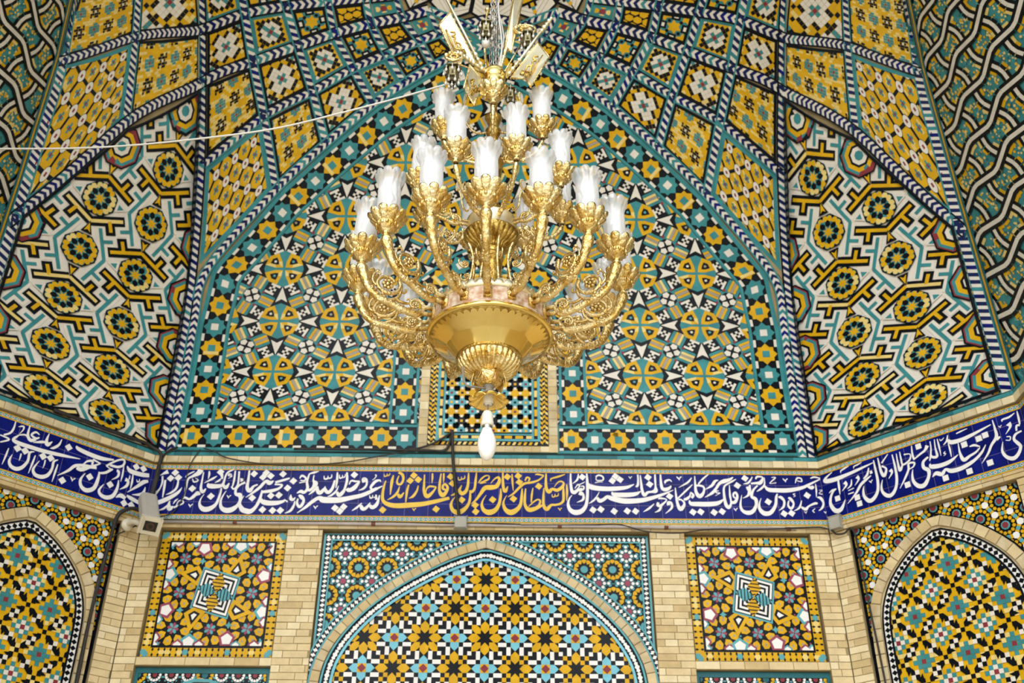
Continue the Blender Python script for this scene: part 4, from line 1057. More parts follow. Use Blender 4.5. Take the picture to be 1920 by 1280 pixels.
# brush strokes of the inscription in wall millimetres: colour + kind (S stroke x,z,width / D diamond dot / V tick)
SCRIPT = {
 'back': '''ND -2793 4039
ND -2825 3984
ND -2757 3990
NS -2924 4010 6 -2895 4030 21 -2859 4049 44
NS -2901 4005 16 -2892 3943 16 -2903 3883 13 -2927 3840 23 -2932 3803 5
NS -2869 3965 18 -2865 3889 21 -2863 3798 8
NS -2765 3982 13 -2753 3955 15 -2757 3890 21 -2793 3847 20 -2838 3825 4
NS -2709 3896 4 -2731 3853 26 -2773 3815 36 -2843 3772 43 -2916 3740 43
NS -2759 3736 5 -2745 3768 15 -2724 3787 5
NS -2749 3704 20 -2704 3726 13 -2673 3747 15 -2682 3768 10 -2715 3765 10 -2731 3715 8
NS -2794 3767 8 -2796 3725 30 -2781 3694 45 -2755 3715 15
NS -2879 3674 4 -2834 3693 20 -2806 3725 13
NS -2624 4054 9 -2676 4021 16 -2693 3994 10
NS -2570 4071 52 -2584 4038 47 -2633 4005 26 -2668 3978 18 -2674 3897 20 -2673 3806 6
NS -2630 3983 6 -2614 3951 13 -2586 3957 13 -2578 3970 8 -2606 3989 6
ND -2616 3886
NS -2688 3779 8 -2668 3800 20 -2626 3785 20 -2591 3812 31 -2563 3849 26 -2549 3823 36
NV -2605 3722 40
NS -2541 4047 10 -2542 3963 16 -2540 3887 23 -2517 3855 31 -2496 3888 10
NS -2493 4058 11 -2487 4023 18 -2490 3979 4
NS -2416 4010 6 -2456 3980 21 -2519 3941 4
NS -2374 3991 6 -2394 3964 18 -2426 3945 4
ND -2390 4049
NS -2379 4030 31 -2362 3981 10
NS -2484 3939 10 -2470 3915 44 -2410 3910 41 -2358 3921 31 -2345 3965 18 -2338 4019 16 -2318 4052 18 -2272 4077 6
NS -2348 3921 21 -2320 3900 36 -2297 3943 8
NS -2359 3894 13 -2363 3825 20 -2384 3740 28 -2431 3697 45 -2484 3691 45 -2524 3728 25 -2527 3781 13 -2502 3834 4
ND -2440 3813
NS -2284 4025 6 -2310 4030 16 -2313 4014 10 -2282 4011 10 -2313 3987 5
NS -2260 4064 13 -2258 3982 18 -2263 3911 13
NS -2225 4058 16 -2220 3993 16 -2220 3923 18 -2249 3885 15 -2273 3911 15
NS -2202 3972 41 -2178 3977 21
NS -2155 3950 23 -2196 3928 18 -2229 3885 21 -2222 3837 26 -2187 3827 41 -2176 3784 28 -2192 3731 30 -2240 3688 48 -2293 3683 45 -2336 3714 30 -2346 3777 18 -2326 3841 10 -2311 3868 4
NV -2282 3810 38
ND -2088 4035
ND -1981 4047
ND -2005 4003
ND -1937 4015
ND -1830 4035
ND -1730 3968
ND -1774 3900
ND -2074 3801
ND -1912 3824
ND -1842 3830
ND -1969 3691
ND -1880 3684
ND -1812 3685
NS -2135 4068 16 -2132 3978 21 -2132 3902 31 -2105 3870 38 -2077 3913 21 -2042 3930 13
NS -1906 3969 8 -1938 3947 41 -1975 3963 28 -2021 3903 28 -2078 3849 20 -2131 3806 5
NS -1766 3995 16 -1823 3975 23 -1889 3953 21
NS -1892 3934 15 -1827 3929 18 -1852 3894 23 -1909 3872 31 -1981 3861 26 -2003 3860 21
NS -1998 3877 10 -1998 3839 20 -2009 3775 28 -2035 3712 30 -2073 3674 45 -2118 3679 48 -2149 3695 43 -2175 3742 25 -2167 3784 13 -2148 3822 4
NS -1783 3791 10 -1798 3772 25 -1855 3756 41 -1933 3755 46 -1979 3770 41 -1992 3797 10
NS -1785 3788 8 -1758 3767 15
NS -1737 3836 8 -1733 3799 31 -1712 3789 25 -1695 3810 8
NS -1694 3778 8 -1700 3731 20 -1724 3683 23 -1770 3659 4
NS -1668 3832 15 -1642 3816 36 -1618 3784 23 -1628 3742 28 -1650 3721 25 -1674 3757 20 -1669 3800 13
NS -1687 3850 5 -1652 3869 31 -1622 3859 26 -1596 3897 26 -1608 3961 21 -1599 4016 16 -1592 4040 13 -1549 4055 21 -1512 4066 5
NS -1551 4027 10 -1553 3978 16 -1532 3946 47 -1548 3908 26 -1575 3881 26 -1595 3886 21
NS -1676 3993 10 -1659 4021 21 -1622 3999 16 -1634 3972 13 -1669 3977 10
NS -1676 3950 10 -1652 3956 10 -1618 3961 5
NS -1578 3838 6 -1540 3876 23 -1510 3919 10 -1506 3882 31 -1483 3855 36 -1448 3893 26 -1441 3920 5
NS -1439 3904 15 -1432 3877 31 -1405 3861 31 -1375 3904 26 -1362 3980 16
NS -1461 4023 6 -1455 3993 13 -1428 3996 16 -1426 4023 5
NS -1418 3996 13 -1395 4007 13 -1395 4037 6
NS -1345 4057 13 -1342 3975 21 -1345 3905 8
NS -1411 3821 5 -1374 3837 20 -1338 3878 15 -1323 3927 5
NS -1332 3867 21 -1309 3835 36 -1278 3868 31 -1266 3900 21 -1253 3976 23 -1260 4058 16
NS -1325 4035 5 -1320 4002 13 -1298 4008 13 -1298 4033 5
NS -1290 4005 13 -1274 4017 10 -1274 4041 5
NS -1663 3663 6 -1596 3716 25 -1543 3769 33 -1488 3807 36 -1448 3791 56 -1388 3787 56 -1300 3790 51 -1204 3812 41 -1108 3837 38 -1018 3881 31 -933 3928 8
ND -1335 3713
ND -1260 3724
ND -1290 3682
NV -1506 3717 41
NS -1247 3900 31 -1226 3884 36 -1184 3906 41 -1153 3950 26 -1140 3972 13
NS -1140 3972 13 -1179 3971 18 -1214 3976 16 -1231 3938 8
ND -1192 4034
NS -951 3968 8 -962 3984 16 -996 3973 26 -1023 3940 26 -1036 3913 21 -1019 3892 21 -981 3903 31
NS -1099 3961 31 -1107 3994 31 -1081 3989 21 -1075 3940 18 -1099 3902 21 -1142 3883 4
NS -1006 4038 13 -995 4028 10 -1008 4000 8 -1029 3984 4
NS -1040 3838 5 -1033 3812 13 -1014 3817 13 -1013 3841 5
NS -1004 3814 10 -987 3823 10
NS -1185 3688 5 -1143 3720 20 -1103 3763 8
NS -1111 3742 25 -1094 3710 35 -1069 3711 30 -1043 3742 20 -1030 3769 5
NS -1033 3743 25 -1007 3722 36 -970 3754 31 -952 3839 10
NS -984 3844 13 -978 3796 23
YS -907 3980 10 -922 3904 21 -925 3818 26 -908 3776 31 -862 3750 41 -793 3740 46 -695 3746 48 -573 3758 43 -452 3785 36 -333 3818 28
YS -926 4045 5 -920 4023 11 -900 4029 10 -899 4050 5
YS -893 4026 10 -876 4040 9 -875 4056 4
YS -841 4035 10 -852 3969 26 -858 3845 8
YS -798 4062 21 -762 4041 26 -751 3992 21 -771 3948 21 -801 3953 18 -804 3991 13 -791 4030 10
YS -780 3927 6 -796 3867 21 -832 3824 20 -882 3794 4
YS -790 3851 21 -769 3825 31 -737 3868 8
YS -699 3944 13 -712 3874 22 -716 3772 8
YS -614 3936 8 -624 3885 18 -656 3831 23 -692 3812 4
YD -659 4034
YD -689 3982
YD -617 3993
YS -493 4057 13 -491 4011 16 -494 3959 4
YS -563 4043 10 -563 3956 18 -560 3886 26 -533 3833 38 -494 3860 26 -453 3919 10
YS -453 3922 15 -508 3929 18 -536 3908 13 -542 3875 6
YD -446 3711
YD -915 3699
YV -639 3704 35
YS -415 4056 10 -423 3968 21 -423 3887 26 -394 3845 41 -363 3877 28 -352 3920 23 -376 3952 21 -395 3931 21 -389 3904 21 -354 3896 10
YS -392 4058 13 -390 4012 15 -391 3963 4
YD -329 4026
YD -311 3959
YD -222 3801
YD -103 3752
YD -97 3691
YD 51 3806
YD 180 4029
YD 277 4038
YD 287 3978
YD 235 3816
YD 461 3939
YS -322 3843 4 -288 3856 21 -250 3894 23 -227 3943 6
YS -245 3889 26 -224 3862 36 -190 3884 31 -172 3944 23 -169 4014 18 -168 4064 10
YS -261 4024 5 -255 3994 11 -233 4000 11 -232 4027 5
YS -226 4000 11 -204 4011 11 -202 4039 5
YS -98 4067 10 -104 3988 21 -112 3912 21 -136 3879 26 -151 3890 21
YS -151 3895 13 -149 3826 21 -162 3762 25 -200 3709 38 -253 3682 48 -298 3702 35 -316 3750 25 -306 3792 15 -282 3830 5
YS -78 3966 8 -54 4005 16 -15 4038 13 15 4035 9 11 4005 16 -19 3989 16 -63 3964 13 -9 3972 8
YS 31 3962 5 65 4006 13 100 4023 21 108 3985 29 81 3935 39 32 3924 47 -18 3918 41 -56 3864 28 -95 3805 20 -138 3765 4
YS 139 4070 13 140 3990 21 146 3920 26 163 3888 31 185 3937 8
YS 121 3914 10 122 3850 22 108 3765 28 74 3706 41 21 3685 51 -24 3705 36 -44 3752 23 -35 3800 13 -7 3849 4
YS 222 4057 8 225 3991 18 233 3894 5
YS 186 3834 5 235 3867 18 289 3927 23 334 3965 23 399 3977 21 459 3999 16 507 4043 10
YS 339 3992 13 354 4025 16 379 4015 16 369 3987 13
YS 429 4053 8 454 4056 16 507 4046 13
YS 312 3916 10 309 3852 22 299 3766 28 265 3713 41 211 3686 51 167 3712 36 147 3760 23 152 3802 13 176 3850 4
YS 344 3917 10 336 3831 21 339 3756 25 373 3714 41 427 3725 36 496 3758 15
YS 370 3743 6 408 3783 13 447 3810 15 472 3800 15 461 3757 20 427 3731 20
YS 409 3923 8 398 3853 18 393 3783 10
YS 507 3924 8 501 3832 21 502 3758 26 529 3721 36 569 3759 23 608 3762 20 652 3775 20 678 3807 23 680 3888 21 683 3936 8
YS 529 4065 13 525 3983 21 529 3918 28 551 3886 34 581 3914 26 625 3903 31 671 3936 28 684 3974 16 657 3990 16 627 3974 10 601 3935 5
YS 698 4059 8 638 4036 18 573 4014 13 570 3989 6
YS 578 3865 5 582 3838 11 602 3844 11 605 3868 5
YS 609 3844 11 632 3852 10 635 3876 5
YS 711 3961 10 712 3888 20 707 3802 6
YV 646 3720 36
NS 749 4068 13 747 3986 21 754 3905 28 774 3883 36 809 3905 26 849 3922 16
NS 782 3921 6 811 3959 13 825 3943 13 799 3910 8
NS 825 3959 10 876 3987 6
NS 819 3894 10 859 3916 16 862 3944 13 835 3943 8
NS 819 4063 10 807 4008 18 766 3970 5
ND 853 4033
NS 827 3857 31 838 3879 31 857 3857 21 851 3814 21 796 3787 4
NS 894 4069 13 896 3998 23 896 3917 26 890 3826 26 873 3751 31 832 3703 43 778 3692 48 735 3718 36 719 3771 23 732 3824 13 756 3856 5
NS 903 3976 10 919 3944 47 969 3928 47 1058 3921 44 1157 3925 41 1247 3937 31 1314 3967 8
NS 973 4037 13 1003 4054 16 1038 4038 16 1036 4005 13 981 4004 10 978 4032 8
NS 966 3980 8 1001 3988 8 1036 3986 4
ND 1151 4044
ND 1121 4000
ND 1191 4012
NV 1285 4032 31
NS 904 3778 5 949 3810 18 980 3853 10 999 3891 5
NS 980 3837 21 998 3805 36 1033 3816 31 1069 3843 31 1113 3828 46 1201 3807 51 1280 3805 49 1359 3812 44 1428 3826 39 1545 3864 26 1663 3915 6
NS 1113 3892 10 1130 3868 39 1204 3863 44 1283 3867 41 1333 3878 31 1369 3900 6
NS 1354 4063 13 1354 4008 16 1345 3954 21 1327 3948 13
ND 938 3717
ND 1007 3723
ND 1124 3706
ND 1240 3710
ND 1313 3708
NS 1376 4058 8 1379 3987 18 1384 3906 26 1401 3863 31 1432 3890 23 1467 3896 21 1503 3907 41 1506 3950 16 1507 4004 18 1509 4067 13
ND 1444 4037
ND 1455 3969
ND 1625 3854
NS 1559 4068 13 1557 4000 21 1564 3934 29 1593 3919 36 1629 3935 26 1646 3957 10
NS 1656 3995 5 1635 4014 16 1599 4000 21 1593 3978 10
NV 1724 4029 47
NS 1837 4038 6 1798 3991 18 1714 3941 4
NS 1839 3970 6 1787 3921 16 1696 3834 13
NS 1682 3938 8 1683 3866 18 1691 3780 26 1712 3733 38 1744 3765 26 1749 3797 18 1724 3823 15 1700 3823 18
NS 1749 3823 18 1780 3834 26 1807 3862 15 1817 3894 10 1837 3867 23 1820 3840 21
NS 1991 4072 8 1942 4031 16 1892 3976 13
NS 1866 4055 8 1864 3975 18 1865 3900 28 1891 3857 39 1929 3890 23 1939 3944 18 1900 3962 21 1870 3959 16
NS 2075 4016 6 2044 4005 24 2010 3961 23 1946 3922 4
NS 2212 4047 8 2176 4022 26 2124 4005 39 2082 3983 26 2047 3934 23 2008 3890 26 1939 3847 4
NS 2237 4028 5 2200 4006 16 2135 3967 16 2116 3929 18 2113 3849 23 2120 3779 31 2142 3753 31 2167 3796 15 2165 3871 18 2170 3968 6
NS 2070 3913 5 2044 3907 13 2048 3891 10 2078 3891 8 2033 3864 4
NS 1798 3819 8 1810 3787 36 1879 3782 44 1978 3783 44 2053 3795 36 2106 3832 8
ND 1820 3705
ND 1889 3708
ND 2007 3704
ND 2079 3713
NS 1611 3769 31 1609 3795 26 1635 3790 20 1634 3743 20 1576 3689 4
NS 1381 3703 4 1432 3735 20 1482 3781 6
NS 1522 3827 8 1542 3835 18 1596 3822 10 1558 3779 20 1532 3763 26 1513 3768 26 1520 3795 21
NS 1542 3758 20 1524 3720 20 1483 3699 4
NS 2159 3803 26 2202 3804 29 2229 3857 22 2219 3896 22 2196 3880 18 2200 3849 15 2227 3842 11
ND 2317 4036
ND 2241 3965
ND 2499 3810
ND 2856 3875
ND 2626 3698
ND 2693 3703
NV 2201 3732 36
NV 2680 4020 45
NV 2819 3711 28
NV 2995 3713 28
NS 2296 3981 4 2344 3994 19 2387 4053 6
NS 2365 3986 15 2408 3990 22 2452 3995 34 2479 4046 15 2430 4053 19 2413 4029 11
NS 2320 3935 33 2345 3935 33 2330 3874 22 2277 3843 4
NS 2356 3974 11 2345 3935 30
NS 2423 3967 13 2378 3920 19 2357 3859 26 2389 3836 33 2390 3783 26 2355 3722 33 2310 3703 40 2263 3721 29 2248 3774 20 2270 3873 4
NS 2494 4046 6 2485 3976 15 2451 3937 19 2409 3909 6
NS 2484 3968 11 2515 3929 37 2585 3922 41 2699 3924 41 2816 3948 30 2885 3980 22 2994 4035 11
NS 2909 4042 9 2947 4055 17 2999 4043 9
NS 2863 3972 15 2902 3949 33 2926 3965 22
NS 2558 4047 6 2594 4047 11 2561 4015 11 2536 3988 7 2595 3996 7
NS 2591 3888 11 2576 3853 22 2559 3777 26 2508 3708 36 2450 3700 44 2414 3745 29 2420 3798 13 2440 3844 4
NS 2594 3853 11 2618 3854 29 2642 3816 21 2627 3762 20 2584 3728 4
NS 2682 3850 13 2702 3839 29 2723 3794 18 2696 3748 22 2672 3778 18 2685 3824 11
NS 2752 3893 4 2733 3885 11 2748 3870 7 2729 3859 4
NS 2766 3994 6 2787 4041 15 2823 4041 13 2825 4010 11 2784 4018 7
NS 2717 3725 4 2768 3756 18 2799 3825 7
NS 2786 3764 18 2822 3742 29 2855 3772 15 2915 3799 22 2936 3796 18
NS 2908 3750 6 2883 3727 9 2898 3712 9
NS 2947 3988 7 2945 3926 15 2935 3857 4
NS 2942 3857 9 2972 3850 29 2990 3804 19 2972 3758 19 2936 3728 4
NS 2970 3926 4 2999 3927 7 2965 3896 6 2996 3888 9''',
 'left': '''NS -1253 4072 8 -1254 4005 16 -1271 3958 16 -1314 3925 15
NS -1341 3915 11 -1264 3903 16 -1325 3856 11
NS -1248 3828 7 -1253 3762 15 -1263 3678 4
NS -1042 3870 6 -1078 3848 19 -1075 3776 21 -1103 3710 28 -1146 3679 33 -1192 3687 29 -1217 3726 20 -1208 3786 4
ND -1181 3852
ND -1117 3851
ND -966 3856
ND -902 3862
ND -779 4006
ND -763 3705
NS -1142 3818 11 -1141 3785 11 -1143 3752 3
NS -941 3832 11 -939 3792 11 -944 3753 3
NS -1028 3842 8 -1035 3766 16 -1045 3674 4
NS -832 3829 8 -837 3754 17 -842 3666 4
NS -838 3868 6 -870 3840 19 -869 3775 21 -891 3710 29 -937 3679 34 -990 3681 30 -1016 3724 19 -985 3808 5
NS -1196 3969 9 -1231 3915 26 -1189 3898 34 -1076 3898 34 -963 3902 34 -811 3919 27 -661 3939 6
NS -1040 4028 8 -1074 4040 17 -1103 4004 17 -1061 3987 19 -1035 4005 11
NS -1134 4080 9 -1131 3994 21 -1099 3956 30 -1059 3979 23
NS -1196 3969 11 -1152 3986 15 -1118 3974 23
NS -1221 4034 5 -1184 4053 15 -1177 4026 11 -1198 3977 4
NS -965 4068 6 -972 4003 23 -956 3967 35 -923 4008 6
NS -1073 3945 6 -1018 3969 23 -983 3982 19
NS -852 4055 6 -863 4001 19 -899 3958 22 -927 3944 4
NV -681 3741 43
NS -504 3910 24 -598 3894 32 -652 3884 24 -694 3860 27 -736 3804 22 -812 3733 5
NS -719 4041 13 -694 4023 34 -595 4009 38 -481 4008 36 -371 4033 13
NS -671 3856 33 -628 3853 38 -561 3899 25 -479 3959 10
NS -552 3974 17 -479 3959 13
NS -628 3893 8 -596 3940 17 -552 3956 21 -549 3921 17
NS -474 3884 10 -469 3823 26 -486 3728 34 -545 3687 38 -598 3709 29 -615 3765 21 -588 3831 5
NS -476 3870 17 -419 3894 22 -376 3936 22 -360 3946 9
NS -425 3955 9 -368 3939 9
ND -544 3811
ND -355 3803
ND -158 4039
ND -89 4044
ND -198 3680
ND -131 3683
NS -425 3955 17 -374 4009 17 -321 4051 16 -278 4062 18 -277 4016 19 -323 3981 22 -394 3975 22
NS -324 3944 26 -305 3942 22 -304 3897 19 -352 3849 4
NS -271 4009 7 -266 3928 16 -269 3859 4
NS -289 3866 9 -286 3794 24 -308 3715 33 -362 3680 36 -417 3689 30 -438 3726 21 -409 3789 5
NS -232 3894 35 -203 3885 25 -210 3837 24 -262 3789 4
NS -197 3942 7 -198 3905 13
NS -241 4019 9 -206 3985 40 -114 3984 40 -24 4001 36
NS -173 3959 9 -167 3888 19 -170 3819 4
NS -22 3946 22 -64 3923 36 -108 3871 27 -190 3785 5
NS -130 3928 4 -121 3908 11 -104 3918 11 -105 3941 4
NS -37 3885 7 -44 3828 27 -75 3800 26 -143 3778 5
NS -280 3707 5 -242 3737 39 -195 3725 30
NS -188 3755 17 -144 3742 35 -58 3724 31''',
 'right': '''NS 123 4064 7 60 4033 20 45 4001 37 138 3989 41 261 3996 31 374 4009 25 514 4027 7
NS 289 4070 5 245 4061 16 210 4050 13 204 4031 5
NS 413 4066 5 374 4056 13 336 4050 11 331 4030 4
NS 136 3898 9 100 3882 20 67 3828 23 60 3766 31 96 3701 40 151 3703 35 202 3777 5
NS 62 3880 7 93 3897 14 136 3898 11
ND 133 3807
ND 314 3761
ND 324 3700
NS 168 3971 18 164 3898 20 162 3835 5
NS 222 3935 36 235 3903 22 185 3860 4
NS 292 3940 7 278 3889 16 237 3866 4
NS 345 3950 36 357 3919 19 312 3874 4
NS 475 3917 9 415 3891 25 365 3862 26 307 3799 19 217 3732 4
NS 467 3993 9 442 3937 22 401 3909 13
NS 479 3961 22 482 3933 26
NV 464 3862 35
NS 237 3816 9 292 3817 11
NS 243 3846 7 299 3855 9
NS 523 4047 9 524 3964 19 525 3856 24 507 3763 26 460 3707 33 414 3699 36 379 3750 26 380 3803 19 393 3844 5
NS 565 4056 9 567 3977 19 572 3913 26 592 3879 30 620 3933 17 584 3972 17
NS 660 4060 7 589 3997 16
NS 652 3913 34 663 3883 19 623 3838 4
NS 696 4043 9 700 3933 19 694 3819 24 668 3739 25 624 3692 32 581 3696 34 547 3742 24 548 3795 17 568 3847 5
NS 734 4039 7 731 3963 15 736 3880 26 772 3931 13
NS 766 4046 7 765 3978 15 771 3922 17 836 3945 17 850 3994 8 797 4008 13
NS 879 4065 7 870 3987 17 874 3941 17
NS 703 3723 4 761 3793 17 810 3865 19 821 3915 17 870 3907 17 855 3876 13 810 3865 8
ND 935 4038
ND 774 3735
ND 1098 3692
ND 1298 3687
ND 1309 3924
NS 868 3934 10 934 3965 17 981 3985 21 1010 4020 34
NS 996 3918 17 947 3890 23 940 3839 29 974 3802 33 962 3745 26 916 3690 37 867 3693 37 831 3744 27 831 3805 17 846 3853 5
NS 1041 4049 7 1035 3984 12 1015 3911 15 1000 3881 8
NS 1080 4053 7 1072 3980 12 1071 3901 23 1031 3906 21 1024 3934 8
NS 1104 4049 7 1105 3978 15 1103 3894 4
NS 1146 3919 5 1130 3907 10 1145 3898 8 1125 3883 3
NS 1124 4042 4 1128 4025 8 1146 4030 8 1161 4042 4
NS 998 3855 8 1005 3827 37 1076 3812 37 1159 3819 32 1241 3856 6
NS 993 3735 5 1031 3757 33 1075 3734 32 1114 3764 23 1157 3737 36 1237 3733 36 1312 3750 32 1370 3773 24 1430 3813 20 1474 3866 6
NS 1142 3978 4 1177 4005 16 1196 4052 7
NS 1187 4011 21 1213 3980 37 1293 3973 34 1384 3985 28 1553 4020 8
NS 1185 3985 7 1187 3922 15 1184 3854 4
NS 1264 3953 6 1259 3863 18 1276 3797 32 1327 3813 22 1383 3829 17 1425 3857 9
NS 1346 3893 10 1386 3892 20 1427 3865 8
NS 1364 4053 5 1310 4047 12 1267 4040 10
ND 1434 3935
ND 1490 3947
ND 1472 3706
NS 1574 4054 7 1576 3977 17 1571 3903 27 1517 3847 21 1475 3787 17 1408 3721 3
NS 1566 3882 31 1599 3893 14
NV 1620 3976 27
NS 1686 3982 44 1694 3949 20 1645 3899 3
NS 1754 4052 5 1705 4032 17 1650 4029 14 1645 4012 5
NS 1646 3876 7 1673 3867 10 1663 3840 8 1633 3851 7
NS 1768 3885 13 1718 3873 19 1696 3836 21 1717 3792 27 1729 3758 23 1695 3704 27 1650 3683 33 1605 3713 27 1586 3771 19 1608 3845 4
NS 1776 4062 7 1773 3995 17 1769 3944 10
NS 1731 3898 13 1742 3939 17 1768 3937 17''',
}
# ------------------------------------------------------------------ inscription bands
def stroke_tiles(vals, c, lay):
    P = np.array(vals, float).reshape(-1, 3) / 1000
    Q = smooth_path(P, 5) if len(P) > 2 else np.array([P[0] * (1 - t) + P[1] * t for t in np.linspace(0, 1, 5)])
    Q[:, 2] = np.maximum(Q[:, 2], .0015)
    d = np.gradient(Q[:, :2], axis=0); L = np.hypot(d[:, 0], d[:, 1]); L[L < 1e-9] = 1e-9
    n = np.stack([-d[:, 1] / L, d[:, 0] / L], 1) * Q[:, 2:3] / 2
    a, b = Q[:, :2] + n, Q[:, :2] - n
    return [([tuple(a[i]), tuple(b[i]), tuple(b[i + 1]), tuple(a[i + 1])], c, lay) for i in range(len(Q) - 1)]
def band(w, x0, x1, label):
    mo = Mos(wall_map(w), base=0); mo.LAY = .0007
    mo.box(x0, 3.580, x1, 4.127, -.086, 0, 'B')
    tl = []
    z0, z1 = 3.642, 4.073
    n = int(round((x1 - x0) / .205)); u = (x1 - x0) / n
    for k in range(n):
        for r in range(3):
            zz = (z0, 3.762, 3.968, z1)
            tl.append((rect(x0 + k * u + .0015, zz[r] + .0015, x0 + (k + 1) * u - .0015, zz[r + 1] - .0015), 'B', 2.2))
    mo.ground(rect(x0, z0, x1, z1), 'l', 1, 5)
    for za, zb in ((4.073, 4.122), (3.588, 3.642)):
        tl.append((rect(x0, za, x1, zb), 'A', 1.2)); tl.append((rect(x0, za, x1, za + .011), 'Y', 3)); tl.append((rect(x0, zb - .011, x1, zb), 'Y', 3))
        m = int((x1 - x0) / .041); zm = (za + zb) / 2
        for k in range(m):
            x = x0 + (k + .5) * (x1 - x0) / m
            tl.append((ngon(x, zm, .015, 4), 'W', 3)); tl.append((ngon(x, zm, .0075, 4), 'R', 5))
            tl.append((rect(x - .0205 - .0015, zm - .003, x - .0205 + .0015, zm + .003), 'W', 3))
    for line in SCRIPT.get(w, '').strip().split('\n'):
        if not line: continue
        k, *v = line.split(); v = [int(a) for a in v]; c = k[0]
        if c == 'Y': c = 'L'
        if k[1] == 'S': tl += stroke_tiles(v, c, 5)
        elif k[1] == 'D':
            x, z = v[0] / 1000, v[1] / 1000; h = .0345
            a = .12 if w == 'back' else (-.75 if w == 'right' else .06)
            tl.append((rot([(x, z + h), (x - h, z), (x, z - h), (x + h, z)], a, x, z), c, 6))
        else:
            x, z, s = [a / 1000 for a in v]; h = s / 2
            tl.append(([(x - h, z + h * .95), (x - h * .95, z + h * .35), (x - h * .25, z - h * .45), (x + .0, z - h), (x + h * .12, z - h * .05), (x - h * .35, z + h * .5)], c, 6))
            tl.append(([(x + h, z + h * .95), (x + h * .95, z + h * .45), (x + h * .35, z + h * .0), (x + .0, z - h), (x - h * .0, z - h * .1), (x + h * .35, z + h * .65)], c, 6.5))
    mo.tiles(tl, ident)
    return tag(mo.build('inscription_band'), label, 'inscription')
band('back', -2.998, 2.998, 'cobalt tile band with white and yellow Arabic script along the back wall')
band('left', -CL, -.002, 'cobalt tile band with white Arabic script on the left chamfered wall')
band('east', .004, 4, 'cobalt tile band continuing past the corner on the long right side wall')
band('right', .002, CL, 'cobalt tile band with white Arabic script on the right chamfered wall')

